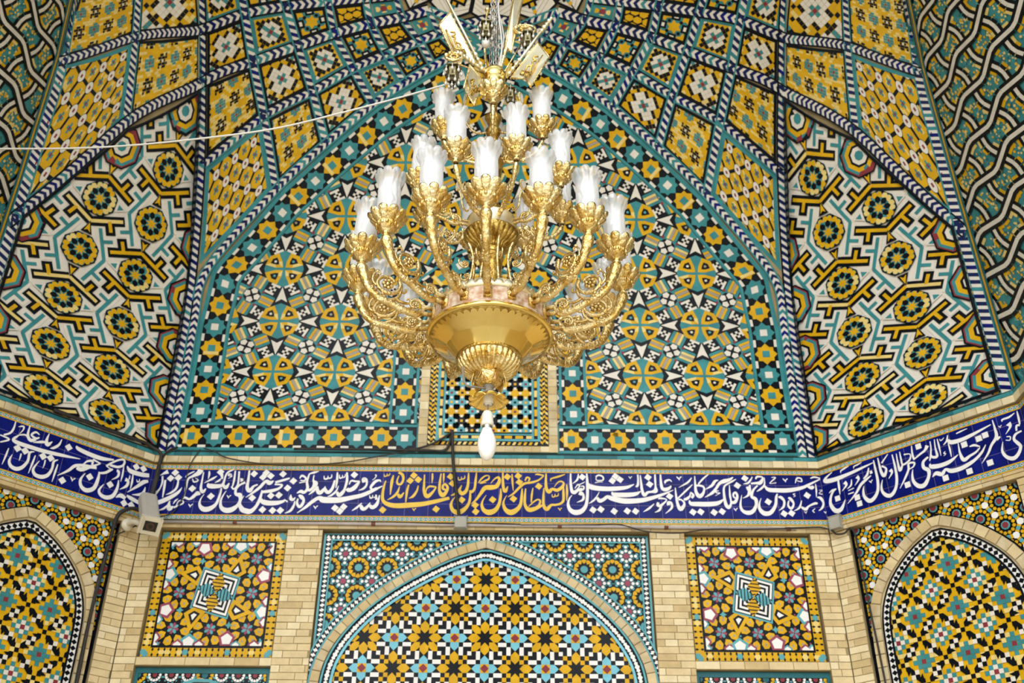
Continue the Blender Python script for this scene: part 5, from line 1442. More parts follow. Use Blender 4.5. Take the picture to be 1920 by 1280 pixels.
# ------------------------------------------------------------------ grilled window behind the chandelier
def arch_poly(hw, z0, zs, rise, n=14):
    return [(-hw, z0), (hw, z0), (hw, zs)] + [(hw * math.cos(PI * k / n), zs + rise * math.sin(PI * k / n)) for k in range(1, n)] + [(-hw, zs)]
def window():
    root = empty('window_1', (0, .02, VB)); inv = Matrix.Translation((0, -.02, -VB))
    tag(root, 'arched window with a tiled lattice grille behind the chandelier', 'window', kind='structure')
    f = lambda A, H: vault_map(A, H)
    mo = Mos(f, base=.030)
    mo.ground(ccw(arch_poly(.64, VB + .01, 5.5, .62)), 'm', 0, .1); mo.ground(ccw(arch_poly(.555, VB + .075, 5.5, .535)), 'K', 2, .1)
    st = Strip([(-.598, VB + .01), (-.598, 5.5)] + [(-.598 * math.cos(PI * k / 16), 5.5 + .578 * math.sin(PI * k / 16)) for k in range(1, 16)] + [(.598, 5.5), (.598, VB + .01)])
    n = int(st.L / .085)
    mo.tiles([(rect(k * st.L / n + .002, -.04, (k + 1) * st.L / n - .002, .04), random.choice('sspbt'), 2) for k in range(n)], st)
    mo.tiles([(rect(-.56 + k * .08, VB + .015, -.483 + k * .08, VB + .07), random.choice('sspbt'), 2) for k in range(14)], ident)
    # zigzag border
    st = Strip([(-.515, VB + .08), (-.515, 5.5)] + [(-.515 * math.cos(PI * k / 16), 5.5 + .495 * math.sin(PI * k / 16)) for k in range(1, 16)] + [(.515, 5.5), (.515, VB + .08)])
    n = int(st.L / .05); u = st.L / n; tl = []
    for k in range(n):
        a = k * u
        for j, (t0, t1, s_) in enumerate(((-.036, -.012, 1), (-.012, .012, -1), (.012, .036, 1))):
            e = .016 * s_; tl.append(([(a, t0), (a + u * .52, t0), (a + u * .52 + e, t1), (a + e, t1)], yel(), 4))
    mo.tiles(tl, st)
    mo.tiles([([(x, VB + .08), (x + .026, VB + .08), (x + .041, VB + .11), (x + .015, VB + .11)], yel(), 5) for x in np.arange(-.48, .46, .05)], ident)
    for hw, w_, c in ((.467, .026, 'A'), (.41, .02, 'A')):
        st = Strip([(-hw, VB + .13), (-hw, 5.5)] + [(-hw * math.cos(PI * k / 16), 5.5 + hw * math.sin(PI * k / 16)) for k in range(1, 16)] + [(hw, 5.5), (hw, VB + .13)])
        line_strip(mo, st, -w_ / 2, w_ / 2, c, 5)
    mo.tiles([(rect(-.48, VB + .118, .48, VB + .14), 'A', 6), (rect(-.42, VB + .178, .42, VB + .198), 'A', 6)], ident)
    st = Strip([(-.4385, VB + .16), (-.4385, 5.5)] + [(-.4385 * math.cos(PI * k / 16), 5.5 + .4385 * math.sin(PI * k / 16)) for k in range(1, 16)] + [(.4385, 5.5), (.4385, VB + .16)])
    n = int(st.L / .1); u = st.L / n; mo.tiles([(rect(k * u + .015, -.014, (k + 1) * u - .015, .014), yel(), 5) for k in range(n)], st)
    mo.tiles([(rect(x, VB + .144, x + .07, VB + .174), yel(), 5) for x in np.arange(-.45, .4, .1)], ident)
    mo.build('window_frame', root).matrix_parent_inverse = inv
    # black sheet painted for the dark of the opening, and the grille before it
    mv = Mos(f, base=.037); mv.ground(ccw(arch_poly(.40, VB + .198, 5.5, .40)), 'K', 0, .1); o = mv.build('dark_sheet', root); o.matrix_parent_inverse = inv
    o.data.materials.clear(); o.data.materials.append(mat('sheet_black', '0B0D10', .9, 0, .1, spec=.1))
    gr = Mos(f, base=.055); reg = ccw(arch_poly(.40, VB + .198, 5.5, .40)); p = .0985; tl = []
    pal = 'YTYKTYKYYT'
    nx = 9; x0 = -4 * p
    for i in range(-1, 10):
        for j in range(0, 18):
            cx, cy = x0 + (i - .5) * p, VB + .215 + j * p
            c1 = ('Y' if (i + 2 * j) % 5 < 2 else ('A' if (i + j) % 3 else 'K'))
            h = p * .5; w_ = .0215
            tl += [(rect(cx - h, cy - w_, cx + h, cy + w_), c1, 0), (rect(cx - w_, cy - h, cx + w_, cy + h), c1, 1)]
            tl.append((ngon(cx, cy, .050, 4, 0), c1, 2)); tl.append((rect(cx - .012, cy - .012, cx + .012, cy + .012), 'YRKY'[(i + j) % 4], 3))
            tl.append((rect(cx + h - .012, cy - .012, cx + h + .012, cy + .012), 'W', 3)); tl.append((rect(cx - .012, cy + h - .012, cx + .012, cy + h + .012), 'W', 3))
    gr.tiles(tl, ident, reg)
    gr.build('grille', root).matrix_parent_inverse = inv
    # glints of glass painted as white and coloured discs behind the lattice
    sp_ = Mos(f, base=.042)
    for x, z, s_, c in ((-.34, .235, .009, 'N'), (-.27, .32, .010, 'N'), (-.20, .235, .012, 'N'), (-.25, .225, .006, 'B'), (-.20, .315, .008, 'N'), (.28, .32, .014, 'N'), (.25, .24, .008, 'B'), (.21, .42, .007, 'T'), (.34, .225, .008, 'N'), (.06, .235, .008, 'B'), (.0, .33, .007, 'B'), (.22, .23, .006, 'N')):
        sp_.add(ngon(x, VB + z, s_ * 1.3, 8), c)
    o = sp_.build('glass_glint', root); o.matrix_parent_inverse = inv
window()

# ------------------------------------------------------------------ cables, pipe, boxes and the security camera
mat('rubber', '26231F', .6, 0, .2); mat('cable_white', 'D8D6CF', .45, 0, .08); mat('pipe', 'B9AFAE', .5, 0, .2); mat('box_grey', 'A9A79C', .6, 0, .1)
mat('camera_shell', 'B6B1A8', .5, 0, .06); mat('camera_cream', 'D8D2BD', .45, 0, .06); mat('lens_glass', '120E0B', .12, 0, .1); mat('lens_brown', '4A2F1C', .4, 0, .2); mat('rust', '7A4A38', .8, 0, .3)
def tube_mesh(bm, pts, rad, seg=8, closed=False, cap=True):
    P = [Vector(p) for p in pts]; n = len(P)
    R_ = rad if isinstance(rad, (list, tuple)) else [rad] * n
    T = []
    for i in range(n):
        if closed: d = P[(i + 1) % n] - P[i - 1]
        else: d = P[min(i + 1, n - 1)] - P[max(i - 1, 0)]
        T.append(d.normalized() if d.length > 1e-9 else Vector((0, 0, 1)))
    a = Vector((0, 0, 1)) if abs(T[0].z) < .9 else Vector((1, 0, 0))
    N = (a - T[0] * a.dot(T[0])).normalized()
    rings = []
    for i in range(n):
        N = (N - T[i] * N.dot(T[i]))
        N = N.normalized() if N.length > 1e-6 else T[i].orthogonal().normalized()
        B = T[i].cross(N)
        rings.append([bm.verts.new(P[i] + (N * math.cos(2 * PI * k / seg) + B * math.sin(2 * PI * k / seg)) * R_[i]) for k in range(seg)])
    for i in range(n if closed else n - 1):
        a, b = rings[i], rings[(i + 1) % n]
        for k in range(seg): bm.faces.new((a[k], a[(k + 1) % seg], b[(k + 1) % seg], b[k]))
    if cap and not closed:
        bm.faces.new(rings[0][::-1]); bm.faces.new(rings[-1])
def finish(name, bm, m, parent=None, smooth=True):
    bmesh.ops.recalc_face_normals(bm, faces=bm.faces)
    me = bpy.data.meshes.new(name); bm.to_mesh(me); bm.free()
    for x in (m if isinstance(m, (list, tuple)) else [m]): me.materials.append(MATS[x])
    if smooth: me.polygons.foreach_set('use_smooth', [True] * len(me.polygons))
    me.update(); return link_mesh(name, me, parent)
def sm3(pts, n=6): return [tuple(p) for p in smooth_path(pts, n)]
def onwall(w, pts, off):
    o, ex, n = WALLS[w]
    return [tuple(o + ex * x + n * (off if not isinstance(off, list) else off[i]) + np.array([0, 0, z])) for i, (x, z) in enumerate(pts)]
def cable(name, runs, label, m='rubber', cat='cable'):
    bm = bmesh.new()
    for pts, r in runs: tube_mesh(bm, sm3(pts), r, 8)
    return tag(finish(name, bm, m), label, cat)
def jit(pts, a): return [tuple(c + random.uniform(-a, a) for c in p) for p in pts]
corner = onwall('left', [(-1.0, 4.262), (-.747, 4.258), (-.403, 4.258), (-.156, 4.264), (-.075, 4.245)], .055) + onwall('back', [(-2.93, 4.19), (-2.93, 4.045), (-2.93, 3.864), (-2.945, 3.76)], .07)
b2 = onwall('back', [(-2.80, 4.262), (-2.86, 4.24), (-2.90, 4.19), (-2.925, 4.12), (-2.93, 4.02), (-2.935, 3.8)], [.05, .05, .06, .06, .07, .07])
bl = []
for k in range(4): bl.append((jit(b2, .012), .006))
for k in range(3): bl.append((jit(onwall('back', [(-2.925, 4.06), (-2.93, 3.95), (-2.935, 3.8), (-2.94, 3.72)], .08), .012), .014))
cable('cable_bundle', [(corner, .016)] + bl, 'black cables dropping over the left corner onto the security camera')
pb = onwall('left', [(-.03, 3.63), (-.12, 3.635), (-.20, 3.60), (-.25, 3.52), (-.262, 3.272), (-.272, 2.992), (-.281, 2.634), (-.274, 2.212), (-.263, 1.9)], [.06, .07, .06, .03, .02, .02, .02, .02, .02])
cable('cable_bundle', [(jit(pb, .007), .013) for k in range(3)] + [(jit(pb, .008), .009) for k in range(3)], 'thick black cable bundle running down the left corner pier')
cable('cable', [(onwall('left', [(-.10, 3.47), (-.14, 3.435), (-.20, 3.39), (-.255, 3.34)], [.12, .05, .02, .02]), .006)], 'short black lead from the camera bracket to the cable bundle')
mid = onwall('back', [(-.327, 4.46), (-.322, 4.36), (-.306, 4.126), (-.27, 3.84), (-.235, 3.60)], [.07, .07, .06, .05, .05])
cable('cable', [(mid, .014), (jit(mid, .006), .012)], 'thick black cable hanging over the yellow script to the middle junction box')
mb_ = onwall('back', [(-.327, 4.455), (-.35, 4.33), (-.398, 4.26), (-.551, 4.258), (-.80, 4.256), (-1.03, 4.262), (-1.314, 4.262), (-1.75, 4.262)], .055)
cable('cable', [(mb_, .012), (onwall('back', [(-.327, 4.45), (-.459, 4.349), (-.60, 4.285), (-.72, 4.262)], .06), .010), (jit(mb_, .01), .007)], 'dark cables and bracket lying on the ledge below the window, left of the bulb')
cable('cable', [(onwall('back', [(-2.595, 4.25), (-2.66, 4.1), (-2.680, 3.95), (-2.672, 3.842), (-2.732, 3.664), (-2.86, 3.60)], [.05, .045, .02, .015, .015, .03]), .005)], 'thin black lead looping over the white script beside the camera')
cable('cable', [(onwall('back', [(-2.56, 4.258), (-2.45, 4.22), (-2.318, 4.158), (-1.977, 4.103), (-1.690, 4.096), (-1.311, 4.126), (-1.028, 4.182), (-.70, 4.252)], .06), .006)], 'thin black cable sagging below the ledge, left half of the back wall')
cable('cable', [(onwall('back', [(.30, 3.552), (.9, 3.558), (1.152, 3.565), (1.380, 3.505), (1.657, 3.490), (1.940, 3.528), (2.265, 3.532), (2.64, 3.542)], .045), .006)], 'thin black cable sagging from the pipe over the brick pier right of the arch')
rc = onwall('back', [(2.60, 3.542), (2.85, 3.552), (2.93, 3.55)], .05) + onwall('right', [(.055, 3.512), (.085, 3.474), (.159, 3.463), (.216, 3.496), (.240, 3.43), (.243, 3.156), (.252, 2.787), (.262, 2.478), (.272, 2.0)], [.05, .05, .045, .04, .02, .02, .02, .02, .02])
cable('cable', [(rc, .008), (rc[-6:], .007)], 'black cable running down beside the right arch from the corner box')
bm = bmesh.new(); tube_mesh(bm, onwall('back', [(-2.90, 3.556), (-1.4, 3.553), (0, 3.549), (1.4, 3.546), (2.70, 3.542)], .035), .0125, 10)
pipe = finish('conduit_pipe', bm, 'pipe'); tag(pipe, 'pale conduit pipe running along the moulding under the inscription', 'pipe')
for x in (-2.2, -1.0, .62, 1.55, 2.62):
    bm = bmesh.new(); tube_mesh(bm, onwall('back', [(x, 3.55 - .003 * x), (x + .035, 3.55 - .003 * x)], .035), .017, 10); finish('clip', bm, 'rust', pipe)
bm = bmesh.new(); lp = onwall('back', [(-2.8, 3.572), (-2.0, 3.566), (-1.0, 3.57), (-.32, 3.56), (-.12, 3.565), (.3, 3.556)], .05); tube_mesh(bm, sm3(lp), .005, 6); finish('lead', bm, 'rubber', pipe)
def rounded_box(bm, c, ex, ey, ez, sx_, sy, sz, bev=.006):
    g = bmesh.ops.create_cube(bm, size=1)['verts']
    for v in g:
        p = v.co.copy(); v.co = Vector(c) + Vector(ex) * p.x * sx_ + Vector(ey) * p.y * sy + Vector(ez) * p.z * sz
    es = list({e for v in g for e in v.link_edges}); bmesh.ops.bevel(bm, geom=es, offset=bev, segments=2, affect='EDGES')
def jbox(w, x, z, s_, off, label):
    o, ex, n = WALLS[w]; bm = bmesh.new(); c = o + ex * x + n * off + np.array([0, 0, z])
    rounded_box(bm, c, ex, n, (0, 0, 1), s_, .05, s_)
    b = finish('junction_box', bm, 'box_grey', None, False); tag(b, label, 'junction box')
    bm = bmesh.new(); rounded_box(bm, c + n * .029, ex, n, (0, 0, 1), s_ * .94, .01, s_ * .94, .003); finish('lid', bm, 'box_grey', b, False)
jbox('back', -.222, 3.552, .105, .075, 'grey junction box at the foot of the cable over the central arch')
bm = bmesh.new(); rounded_box(bm, (3.035, -.105, 3.575), (R2, -R2, 0), (-R2, -R2, 0), (0, 0, 1), .10, .05, .115)
b = finish('junction_box', bm, 'box_grey', None, False); tag(b, 'grey junction box at the right corner under the inscription', 'junction box')

def cctv():
    A = Vector((-2.93, -.17, 3.70)); B = Vector((-2.748, -.50, 3.335))      # back and front of the housing
    ax = (B - A).normalized(); sd = ax.cross(Vector((0, 0, 1))).normalized(); upv = sd.cross(ax).normalized(); L = (B - A).length
    root = empty('security_camera', tuple(A)); inv = Matrix.Translation(-A)
    tag(root, 'cream security camera in a grey hood on the left corner under the script', 'security camera')
    P = lambda a, s_, u: A + ax * a + sd * s_ + upv * u
    def part(name, bm, m, smooth=False, par=root):
        o = finish(name, bm, m, par, smooth)
        if par is root: o.matrix_parent_inverse = inv
        return o
    bm = bmesh.new(); prof = [(-.062, -.055), (.062, -.055), (.078, -.01), (.07, .05), (.05, .066), (-.05, .066), (-.07, .05), (-.078, -.01)]
    r0 = [bm.verts.new(P(0, a, b)) for a, b in prof]; r1 = [bm.verts.new(P(L, a, b)) for a, b in prof]
    for k in range(8): bm.faces.new((r0[k], r0[(k + 1) % 8], r1[(k + 1) % 8], r1[k]))
    bm.faces.new(r0[::-1]); bm.faces.new(r1)
    bmesh.ops.bevel(bm, geom=[e for e in bm.edges], offset=.005, segments=2, affect='EDGES'); part('housing', bm, 'camera_shell')
    bm = bmesh.new(); rounded_box(bm, P(L + .012, 0, 0), sd, ax, upv, .15, .03, .125, .012); part('front_rim', bm, 'camera_cream')
    bm = bmesh.new(); rounded_box(bm, P(L + .028, 0, 0), sd, ax, upv, .095, .006, .075, .004); gl = part('glass', bm, 'lens_glass')
    bm = bmesh.new(); tube_mesh(bm, [P(L + .030, .0, 0), P(L + .036, .0, 0)], .033, 20); part('lens', bm, 'lens_brown')
    bm = bmesh.new(); tube_mesh(bm, [P(L + .034, .0, 0), P(L + .039, .0, 0)], .018, 16); part('lens_core', bm, 'lens_glass')
    bm = bmesh.new(); tube_mesh(bm, sm3([P(L * .55, -.0, -.055), P(L * .62, -.03, -.10), (-2.99, -.22, 3.475), (-3.06, -.17, 3.47)]), .022, 10)
    tube_mesh(bm, [(-3.07, -.155, 3.47), (-3.045, -.18, 3.47)], .055, 14); part('bracket', bm, 'camera_cream', True)
    bm = bmesh.new(); rounded_box(bm, P(L * .6, 0, -.07), sd, ax, upv, .06, .1, .03, .008); part('mount', bm, 'camera_cream')
cctv()
bm = bmesh.new()
pts = [(-4.26, -2.9, 5.24), (-3.9, -2.95, 5.165), (-3.458, -3.0, 5.135), (-2.944, -3.05, 5.102), (-2.478, -3.1, 5.093), (-1.893, -3.2, 5.085), (-1.45, -3.25, 5.129), (-1.012, -3.3, 5.232), (-.572, -3.35, 5.351), (-.06, -3.4, 5.515)]
tube_mesh(bm, sm3(pts, 10), .0065, 8)
tag(finish('cable', bm, 'cable_white'), 'white cable stretched from the left wall to the top of the chandelier', 'cable')
# ------------------------------------------------------------------ chandelier
def gold(name, hexc, rough, hex2, bump, bscale, nscale=18):
    m = mat(name, hexc, rough, 1.0, hex2=hex2, scale=nscale, bump=bump, bscale=bscale); return m
gold('cast_gold', 'F9E8B4', .23, 'D2AC58', .6, 48, 16); gold('polished_gold', 'F5D988', .12, 'E6C060', .03, 14, 3)
gold('dark_gold', 'D6B765', .28, '96712C', .5, 50, 22); gold('pale_gold', 'F7EFD2', .42, 'EBDDB0', .05, 30, 8); gold('silver', 'D9D6D0', .25, 'A8A39A', .1, 40)
mat('drum_copper', 'F4E6D6', .6, .15, hex2='C99A72', scale=30, bump=.2); mat('ceramic', 'E9E4D6', .35, 0, .06); mat('dusty', '8F887C', .7, .2, .2)
mat('mirror_oval', 'E8E6E0', .2, .3, .1); mat('crystal', 'DDDAD2', .08, .2, .15)
def glassmat(name, clear_top):
    m = bpy.data.materials.new(name); m.use_nodes = True; n = m.node_tree.nodes; l = m.node_tree.links; n.clear()
    out = n.new('ShaderNodeOutputMaterial'); df = n.new('ShaderNodeBsdfDiffuse'); tr = n.new('ShaderNodeBsdfTranslucent'); tp = n.new('ShaderNodeBsdfTransparent'); gl = n.new('ShaderNodeBsdfGlossy')
    df.inputs[0].default_value = (.95, .95, .95, 1); tr.inputs[0].default_value = (.97, .97, .97, 1); tp.inputs[0].default_value = (.95, .96, .97, 1); gl.inputs['Roughness'].default_value = .25
    m1 = n.new('ShaderNodeMixShader'); m1.inputs[0].default_value = .5; l.new(df.outputs[0], m1.inputs[1]); l.new(tr.outputs[0], m1.inputs[2])
    m2 = n.new('ShaderNodeMixShader'); tc = n.new('ShaderNodeTexCoord'); sp = n.new('ShaderNodeSeparateXYZ'); mr = n.new('ShaderNodeMapRange')
    l.new(tc.outputs['Object'], sp.inputs[0]); l.new(sp.outputs[2], mr.inputs[0]); mr.inputs[1].default_value = .235; mr.inputs[2].default_value = .315; mr.inputs[3].default_value = .10; mr.inputs[4].default_value = clear_top
    # cut flower pattern: fine bright lines on the frosting
    wv = n.new('ShaderNodeTexWave'); wv.inputs['Scale'].default_value = 9; wv.inputs['Distortion'].default_value = 9; l.new(tc.outputs['Object'], wv.inputs['Vector'])
    bp = n.new('ShaderNodeBump'); bp.inputs['Strength'].default_value = .35; bp.inputs['Distance'].default_value = .01; l.new(wv.outputs['Fac'], bp.inputs['Height'])
    for q in (df, gl): l.new(bp.outputs[0], q.inputs['Normal'])
    l.new(mr.outputs[0], m2.inputs[0]); l.new(m1.outputs[0], m2.inputs[1]); l.new(tp.outputs[0], m2.inputs[2])
    m3 = n.new('ShaderNodeMixShader'); m3.inputs[0].default_value = .08; l.new(m2.outputs[0], m3.inputs[1]); l.new(gl.outputs[0], m3.inputs[2]); l.new(m3.outputs[0], out.inputs[0])
    MATS[name] = m
glassmat('frosted_glass', .62)
mat('bulb_white', 'F4F3F0', .25, 0, .03)

mat('bronze', '8F8560', .35, .9, hex2='5A5034', scale=30)
AX, AY = 0.045, -3.40
ZB = 2.88
chand = empty('chandelier', (AX, AY, ZB))
tag(chand, 'large gilt chandelier with tiers of frosted glass shades and pale banners at its top', 'chandelier')
def lathe(bm, prof, seg=64, lobes=0, cap=False):
    """prof rows: (r, z[, ampr, ampz]); lobes modulates by |cos|"""
    rows = []
    for row in prof:
        r, z = row[0], row[1]; ar = row[2] if len(row) > 2 else 0; az = row[3] if len(row) > 3 else 0
        ring = []
        for k in range(seg):
            a = 2 * PI * k / seg; w = abs(math.cos(a * lobes / 2)) ** .5 if lobes else 0
            rr = max(r + ar * (w - .5), 1e-4)
            ring.append(bm.verts.new((rr * math.cos(a), rr * math.sin(a), z + az * (w - .5))))
        rows.append(ring)
    for a, b in zip(rows[:-1], rows[1:]):
        for k in range(seg): bm.faces.new((a[k], a[(k + 1) % seg], b[(k + 1) % seg], b[k]))
    if cap: bm.faces.new(rows[0][::-1]); bm.faces.new(rows[-1])
    return rows
def blob(bm, c, r, sq=(1, 1, 1), sub=1):
    g = bmesh.ops.create_icosphere(bm, subdivisions=sub, radius=1)['verts']
    for v in g: v.co = Vector((c[0] + v.co.x * r * sq[0], c[1] + v.co.y * r * sq[1], c[2] + v.co.z * r * sq[2]))
def body(name, prof, m, seg=64, lobes=0, parent=None, smooth=True):
    bm = bmesh.new(); lathe(bm, [(p[0], p[1] - ZB, *p[2:]) for p in prof], seg, lobes)
    return finish(name, bm, m, parent or chand, smooth)
# foot: scalloped flange with ceramic holder, neck, engraved knob
body('flange', [(.020, 2.955), (.035, 2.945), (.05, 2.93, .004, 0), (.082, 2.902, .014, .004), (.104, 2.897, .022, .008), (.107, 2.904, .022, .008), (.085, 2.914, .014, .004), (.05, 2.940, .004, 0), (.024, 2.962)], 'polished_gold', 90, 9)
bm = bmesh.new()
for k in range(28): blob(bm, (.052 * math.cos(2 * PI * k / 28), .052 * math.sin(2 * PI * k / 28), 2.944 - ZB), .006)
finish('bead_ring', bm, 'dusty', chand)
bm = bmesh.new(); tube_mesh(bm, [(0, 0, 2.95 - ZB), (0, 0, 2.882 - ZB)], .029, 24, cap=False); tube_mesh(bm, [(0, 0, 2.94 - ZB), (0, 0, 2.882 - ZB)], .022, 24); finish('lamp_holder', bm, 'ceramic', chand)
body('neck', [(.022, 2.95), (.03, 2.965), (.024, 2.985), (.034, 2.998), (.026, 3.008)], 'dusty', 32)
body('knob', [(.02, 3.0), (.045, 3.005, .004), (.07, 3.022, .006), (.082, 3.045, .004), (.084, 3.058), (.088, 3.062), (.088, 3.075), (.082, 3.08)], 'cast_gold', 64, 14)
bm = bmesh.new()          # drooping leaves round the knob
for k in range(8):
    a = k * PI / 4; c, s_ = math.cos(a), math.sin(a)
    q = [(.088, -.03, 3.07), (.088, .03, 3.07), (.098, .026, 3.03), (.102, 0, 2.995), (.098, -.026, 3.03)]
    vs = [bm.verts.new((r * c - t * s_, r * s_ + t * c, z - ZB)) for r, t, z in q]; bm.faces.new(vs)
    vs2 = [bm.verts.new(((r - .004) * c - t * s_, (r - .004) * s_ + t * c, z - ZB)) for r, t, z in q]; bm.faces.new(vs2[::-1])
    for i in range(5): bm.faces.new((vs[i], vs[(i + 1) % 5], vs2[(i + 1) % 5], vs2[i]))
finish('leaf_fringe', bm, 'cast_gold', chand, False)
body('fluted_bowl', [(.080, 3.07), (.092, 3.072, .006), (.118, 3.082, .016), (.145, 3.10, .022), (.166, 3.125, .022), (.178, 3.15, .016), (.184, 3.165, .006), (.186, 3.17)], 'cast_gold', 256, 32)
body('engraved_collar', [(.180, 3.166), (.193, 3.168), (.193, 3.182), (.187, 3.198, .0, .010), (.183, 3.198, 0, .010), (.180, 3.175)], 'dark_gold', 144, 24)
body('dish', [(.18, 3.172), (.186, 3.180), (.205, 3.200), (.244, 3.252), (.252, 3.258), (.30, 3.285), (.352, 3.314), (.358, 3.320), (.368, 3.320), (.372, 3.326), (.372, 3.340), (.366, 3.346)], 'polished_gold', 128)
body('rim_fringe', [(.356, 3.3165), (.345, 3.309, .012, .006), (.338, 3.304, .022, .011), (.336, 3.307, .022, .011), (.352, 3.318)], 'dark_gold', 288, 48)
body('drum', [(.366, 3.342), (.358, 3.350), (.352, 3.36), (.347, 3.462), (.352, 3.468), (.345, 3.476), (.20, 3.478), (.05, 3.482)], 'drum_copper', 96)
body('crown_fringe', [(.349, 3.462), (.357, 3.468), (.358, 3.482, 0, .010), (.354, 3.496, 0, .038), (.350, 3.496, 0, .038), (.348, 3.47)], 'pale_gold', 240, 40)
body('column', [(.06, 3.478), (.085, 3.485), (.09, 3.50), (.06, 3.515), (.048, 3.53), (.044, 3.56), (.046, 3.60), (.060, 3.72), (.069, 3.84), (.073, 3.90), (.079, 3.905), (.079, 3.925), (.070, 3.93), (.070, 3.955), (.080, 3.96), (.05, 3.97)], 'dark_gold', 48)
body('upper_bowl', [(.045, 3.955), (.078, 3.965, .004), (.088, 3.985, .006), (.09, 3.998, .008), (.115, 4.012, .016), (.142, 4.035, .018), (.160, 4.058, .014), (.170, 4.072, .004), (.174, 4.078), (.174, 4.086), (.165, 4.092)], 'dark_gold', 224, 28)
body('upper_drum', [(.168, 4.088), (.160, 4.10), (.157, 4.185), (.161, 4.190), (.155, 4.200), (.05, 4.205)], 'pale_gold', 72)
body('upper_column', [(.07, 4.20), (.075, 4.215), (.05, 4.23), (.04, 4.27), (.055, 4.30), (.06, 4.315), (.05, 4.33), (.038, 4.35), (.048, 4.385), (.062, 4.40), (.064, 4.42), (.046, 4.435), (.042, 4.46), (.050, 4.50), (.062, 4.62), (.068, 4.68), (.070, 4.70), (.058, 4.71), (.05, 4.725), (.060, 4.75, ), (.052, 4.77), (.036, 4.79), (.030, 4.86), (.034, 4.92), (.048, 4.96), (.054, 4.98), (.04, 4.99), (.034, 5.02), (.050, 5.08), (.060, 5.10), (.050, 5.112), (.026, 5.13), (.022, 5.20), (.03, 5.25), (.04, 5.29), (.03, 5.31), (.04, 5.33)], 'dark_gold', 40)
body('banner_holder', [(.03, 5.32), (.055, 5.33), (.074, 5.365), (.080, 5.40), (.079, 5.45), (.074, 5.47), (.080, 5.478), (.081, 5.50), (.076, 5.508), (.079, 5.52), (.074, 5.54), (.02, 5.542)], 'polished_gold', 56)

def spiral(cx, cz, r0, r1, a0, a1, n=26, ex=1.0):
    return [(cx + (r0 + (r1 - r0) * t) * math.cos(math.radians(a0 + (a1 - a0) * t)) * ex, 0, cz + (r0 + (r1 - r0) * t) * math.sin(math.radians(a0 + (a1 - a0) * t))) for t in [k / n for k in range(n + 1)]]
def rosebud(bm, cx, cz, r):
    for sgn in (-1, 1):
        blob(bm, (cx, sgn * .006, cz), r * .34, (1, .7, 1))
        for k in range(7):
            a = k * 2 * PI / 7; blob(bm, (cx + r * .62 * math.cos(a), sgn * .005, cz + r * .62 * math.sin(a)), r * .33, (1, .6, 1))
def cup_mesh(s):
    bm = bmesh.new()
    lathe(bm, [(.016 * s, -.035 * s), (.024 * s, -.03 * s), (.018 * s, -.018 * s), (.02 * s, -.006 * s), (.034 * s, .004 * s), (.05 * s, .02 * s, .006 * s), (.056 * s, .035 * s, .006 * s), (.055 * s, .045 * s, .004 * s)], 60, 20)
    lathe(bm, [(.050 * s, .040 * s), (.060 * s, .046 * s, .010 * s, .004 * s), (.074 * s, .064 * s, .022 * s, .008 * s), (.083 * s, .084 * s, .022 * s, .014 * s), (.090 * s, .096 * s, .022 * s, .018 * s), (.096 * s, .096 * s, .022 * s, .018 * s), (.095 * s, .088 * s, .022 * s, .016 * s), (.079 * s, .067 * s, .022 * s, .010 * s), (.060 * s, .053 * s, .008 * s, .004 * s), (.045 * s, .05 * s)], 80, 10)
    # ring of little leaves on the calyx
    for k in range(14):
        a = 2 * PI * k / 14; blob(bm, (.054 * s * math.cos(a), .054 * s * math.sin(a), .033 * s), .012 * s, (.9, .9, 1.4))
    lathe(bm, [(.062 * s, .050 * s), (.064 * s, .062 * s), (.060 * s, .075 * s), (.052 * s, .078 * s)], 40)
    bmesh.ops.recalc_face_normals(bm, faces=bm.faces)
    me = bpy.data.meshes.new('cup'); bm.to_mesh(me); bm.free(); me.materials.append(MATS['cast_gold']); me.polygons.foreach_set('use_smooth', [True] * len(me.polygons)); return me
def shade_mesh(s):
    bm = bmesh.new()
    out = [(.050, .0), (.058, .008), (.0615, .03), (.0635, .10), (.0635, .20), (.062, .235), (.0625, .262), (.068, .285, .002, .001), (.077, .308, .007, .006), (.082, .324, .010, .014), (.081, .335, .010, .018)]
    inn = [(r - .003, z + .0005, *q) for r, z, *q in out[::-1]]
    lathe(bm, [(r * s, z * s, *[a * s for a in q]) for r, z, *q in out + inn], 72, 9)
    bmesh.ops.recalc_face_normals(bm, faces=bm.faces)
    me = bpy.data.meshes.new('glass_shade'); bm.to_mesh(me); bm.free(); me.materials.append(MATS['frosted_glass']); me.polygons.foreach_set('use_smooth', [True] * len(me.polygons)); return me
def lamp_mesh(s):
    bm = bmesh.new(); lathe(bm, [(.012 * s, 0), (.016 * s, .05 * s), (.018 * s, .06 * s), (.034 * s, .11 * s), (.043 * s, .16 * s), (.04 * s, .20 * s), (.026 * s, .228 * s), (.004 * s, .24 * s)], 24)
    me = bpy.data.meshes.new('bulb'); bm.to_mesh(me); bm.free(); me.materials.append(MATS['bulb_white']); me.polygons.foreach_set('use_smooth', [True] * len(me.polygons)); return me
def path_tube(bm, pts, rads, n=5, seg=10):
    P = smooth_path([(x, y, z, r) for (x, y, z), r in zip(pts, rads)], n)
    tube_mesh(bm, [tuple(p[:3]) for p in P], [max(float(p[3]), .002) for p in P], seg)
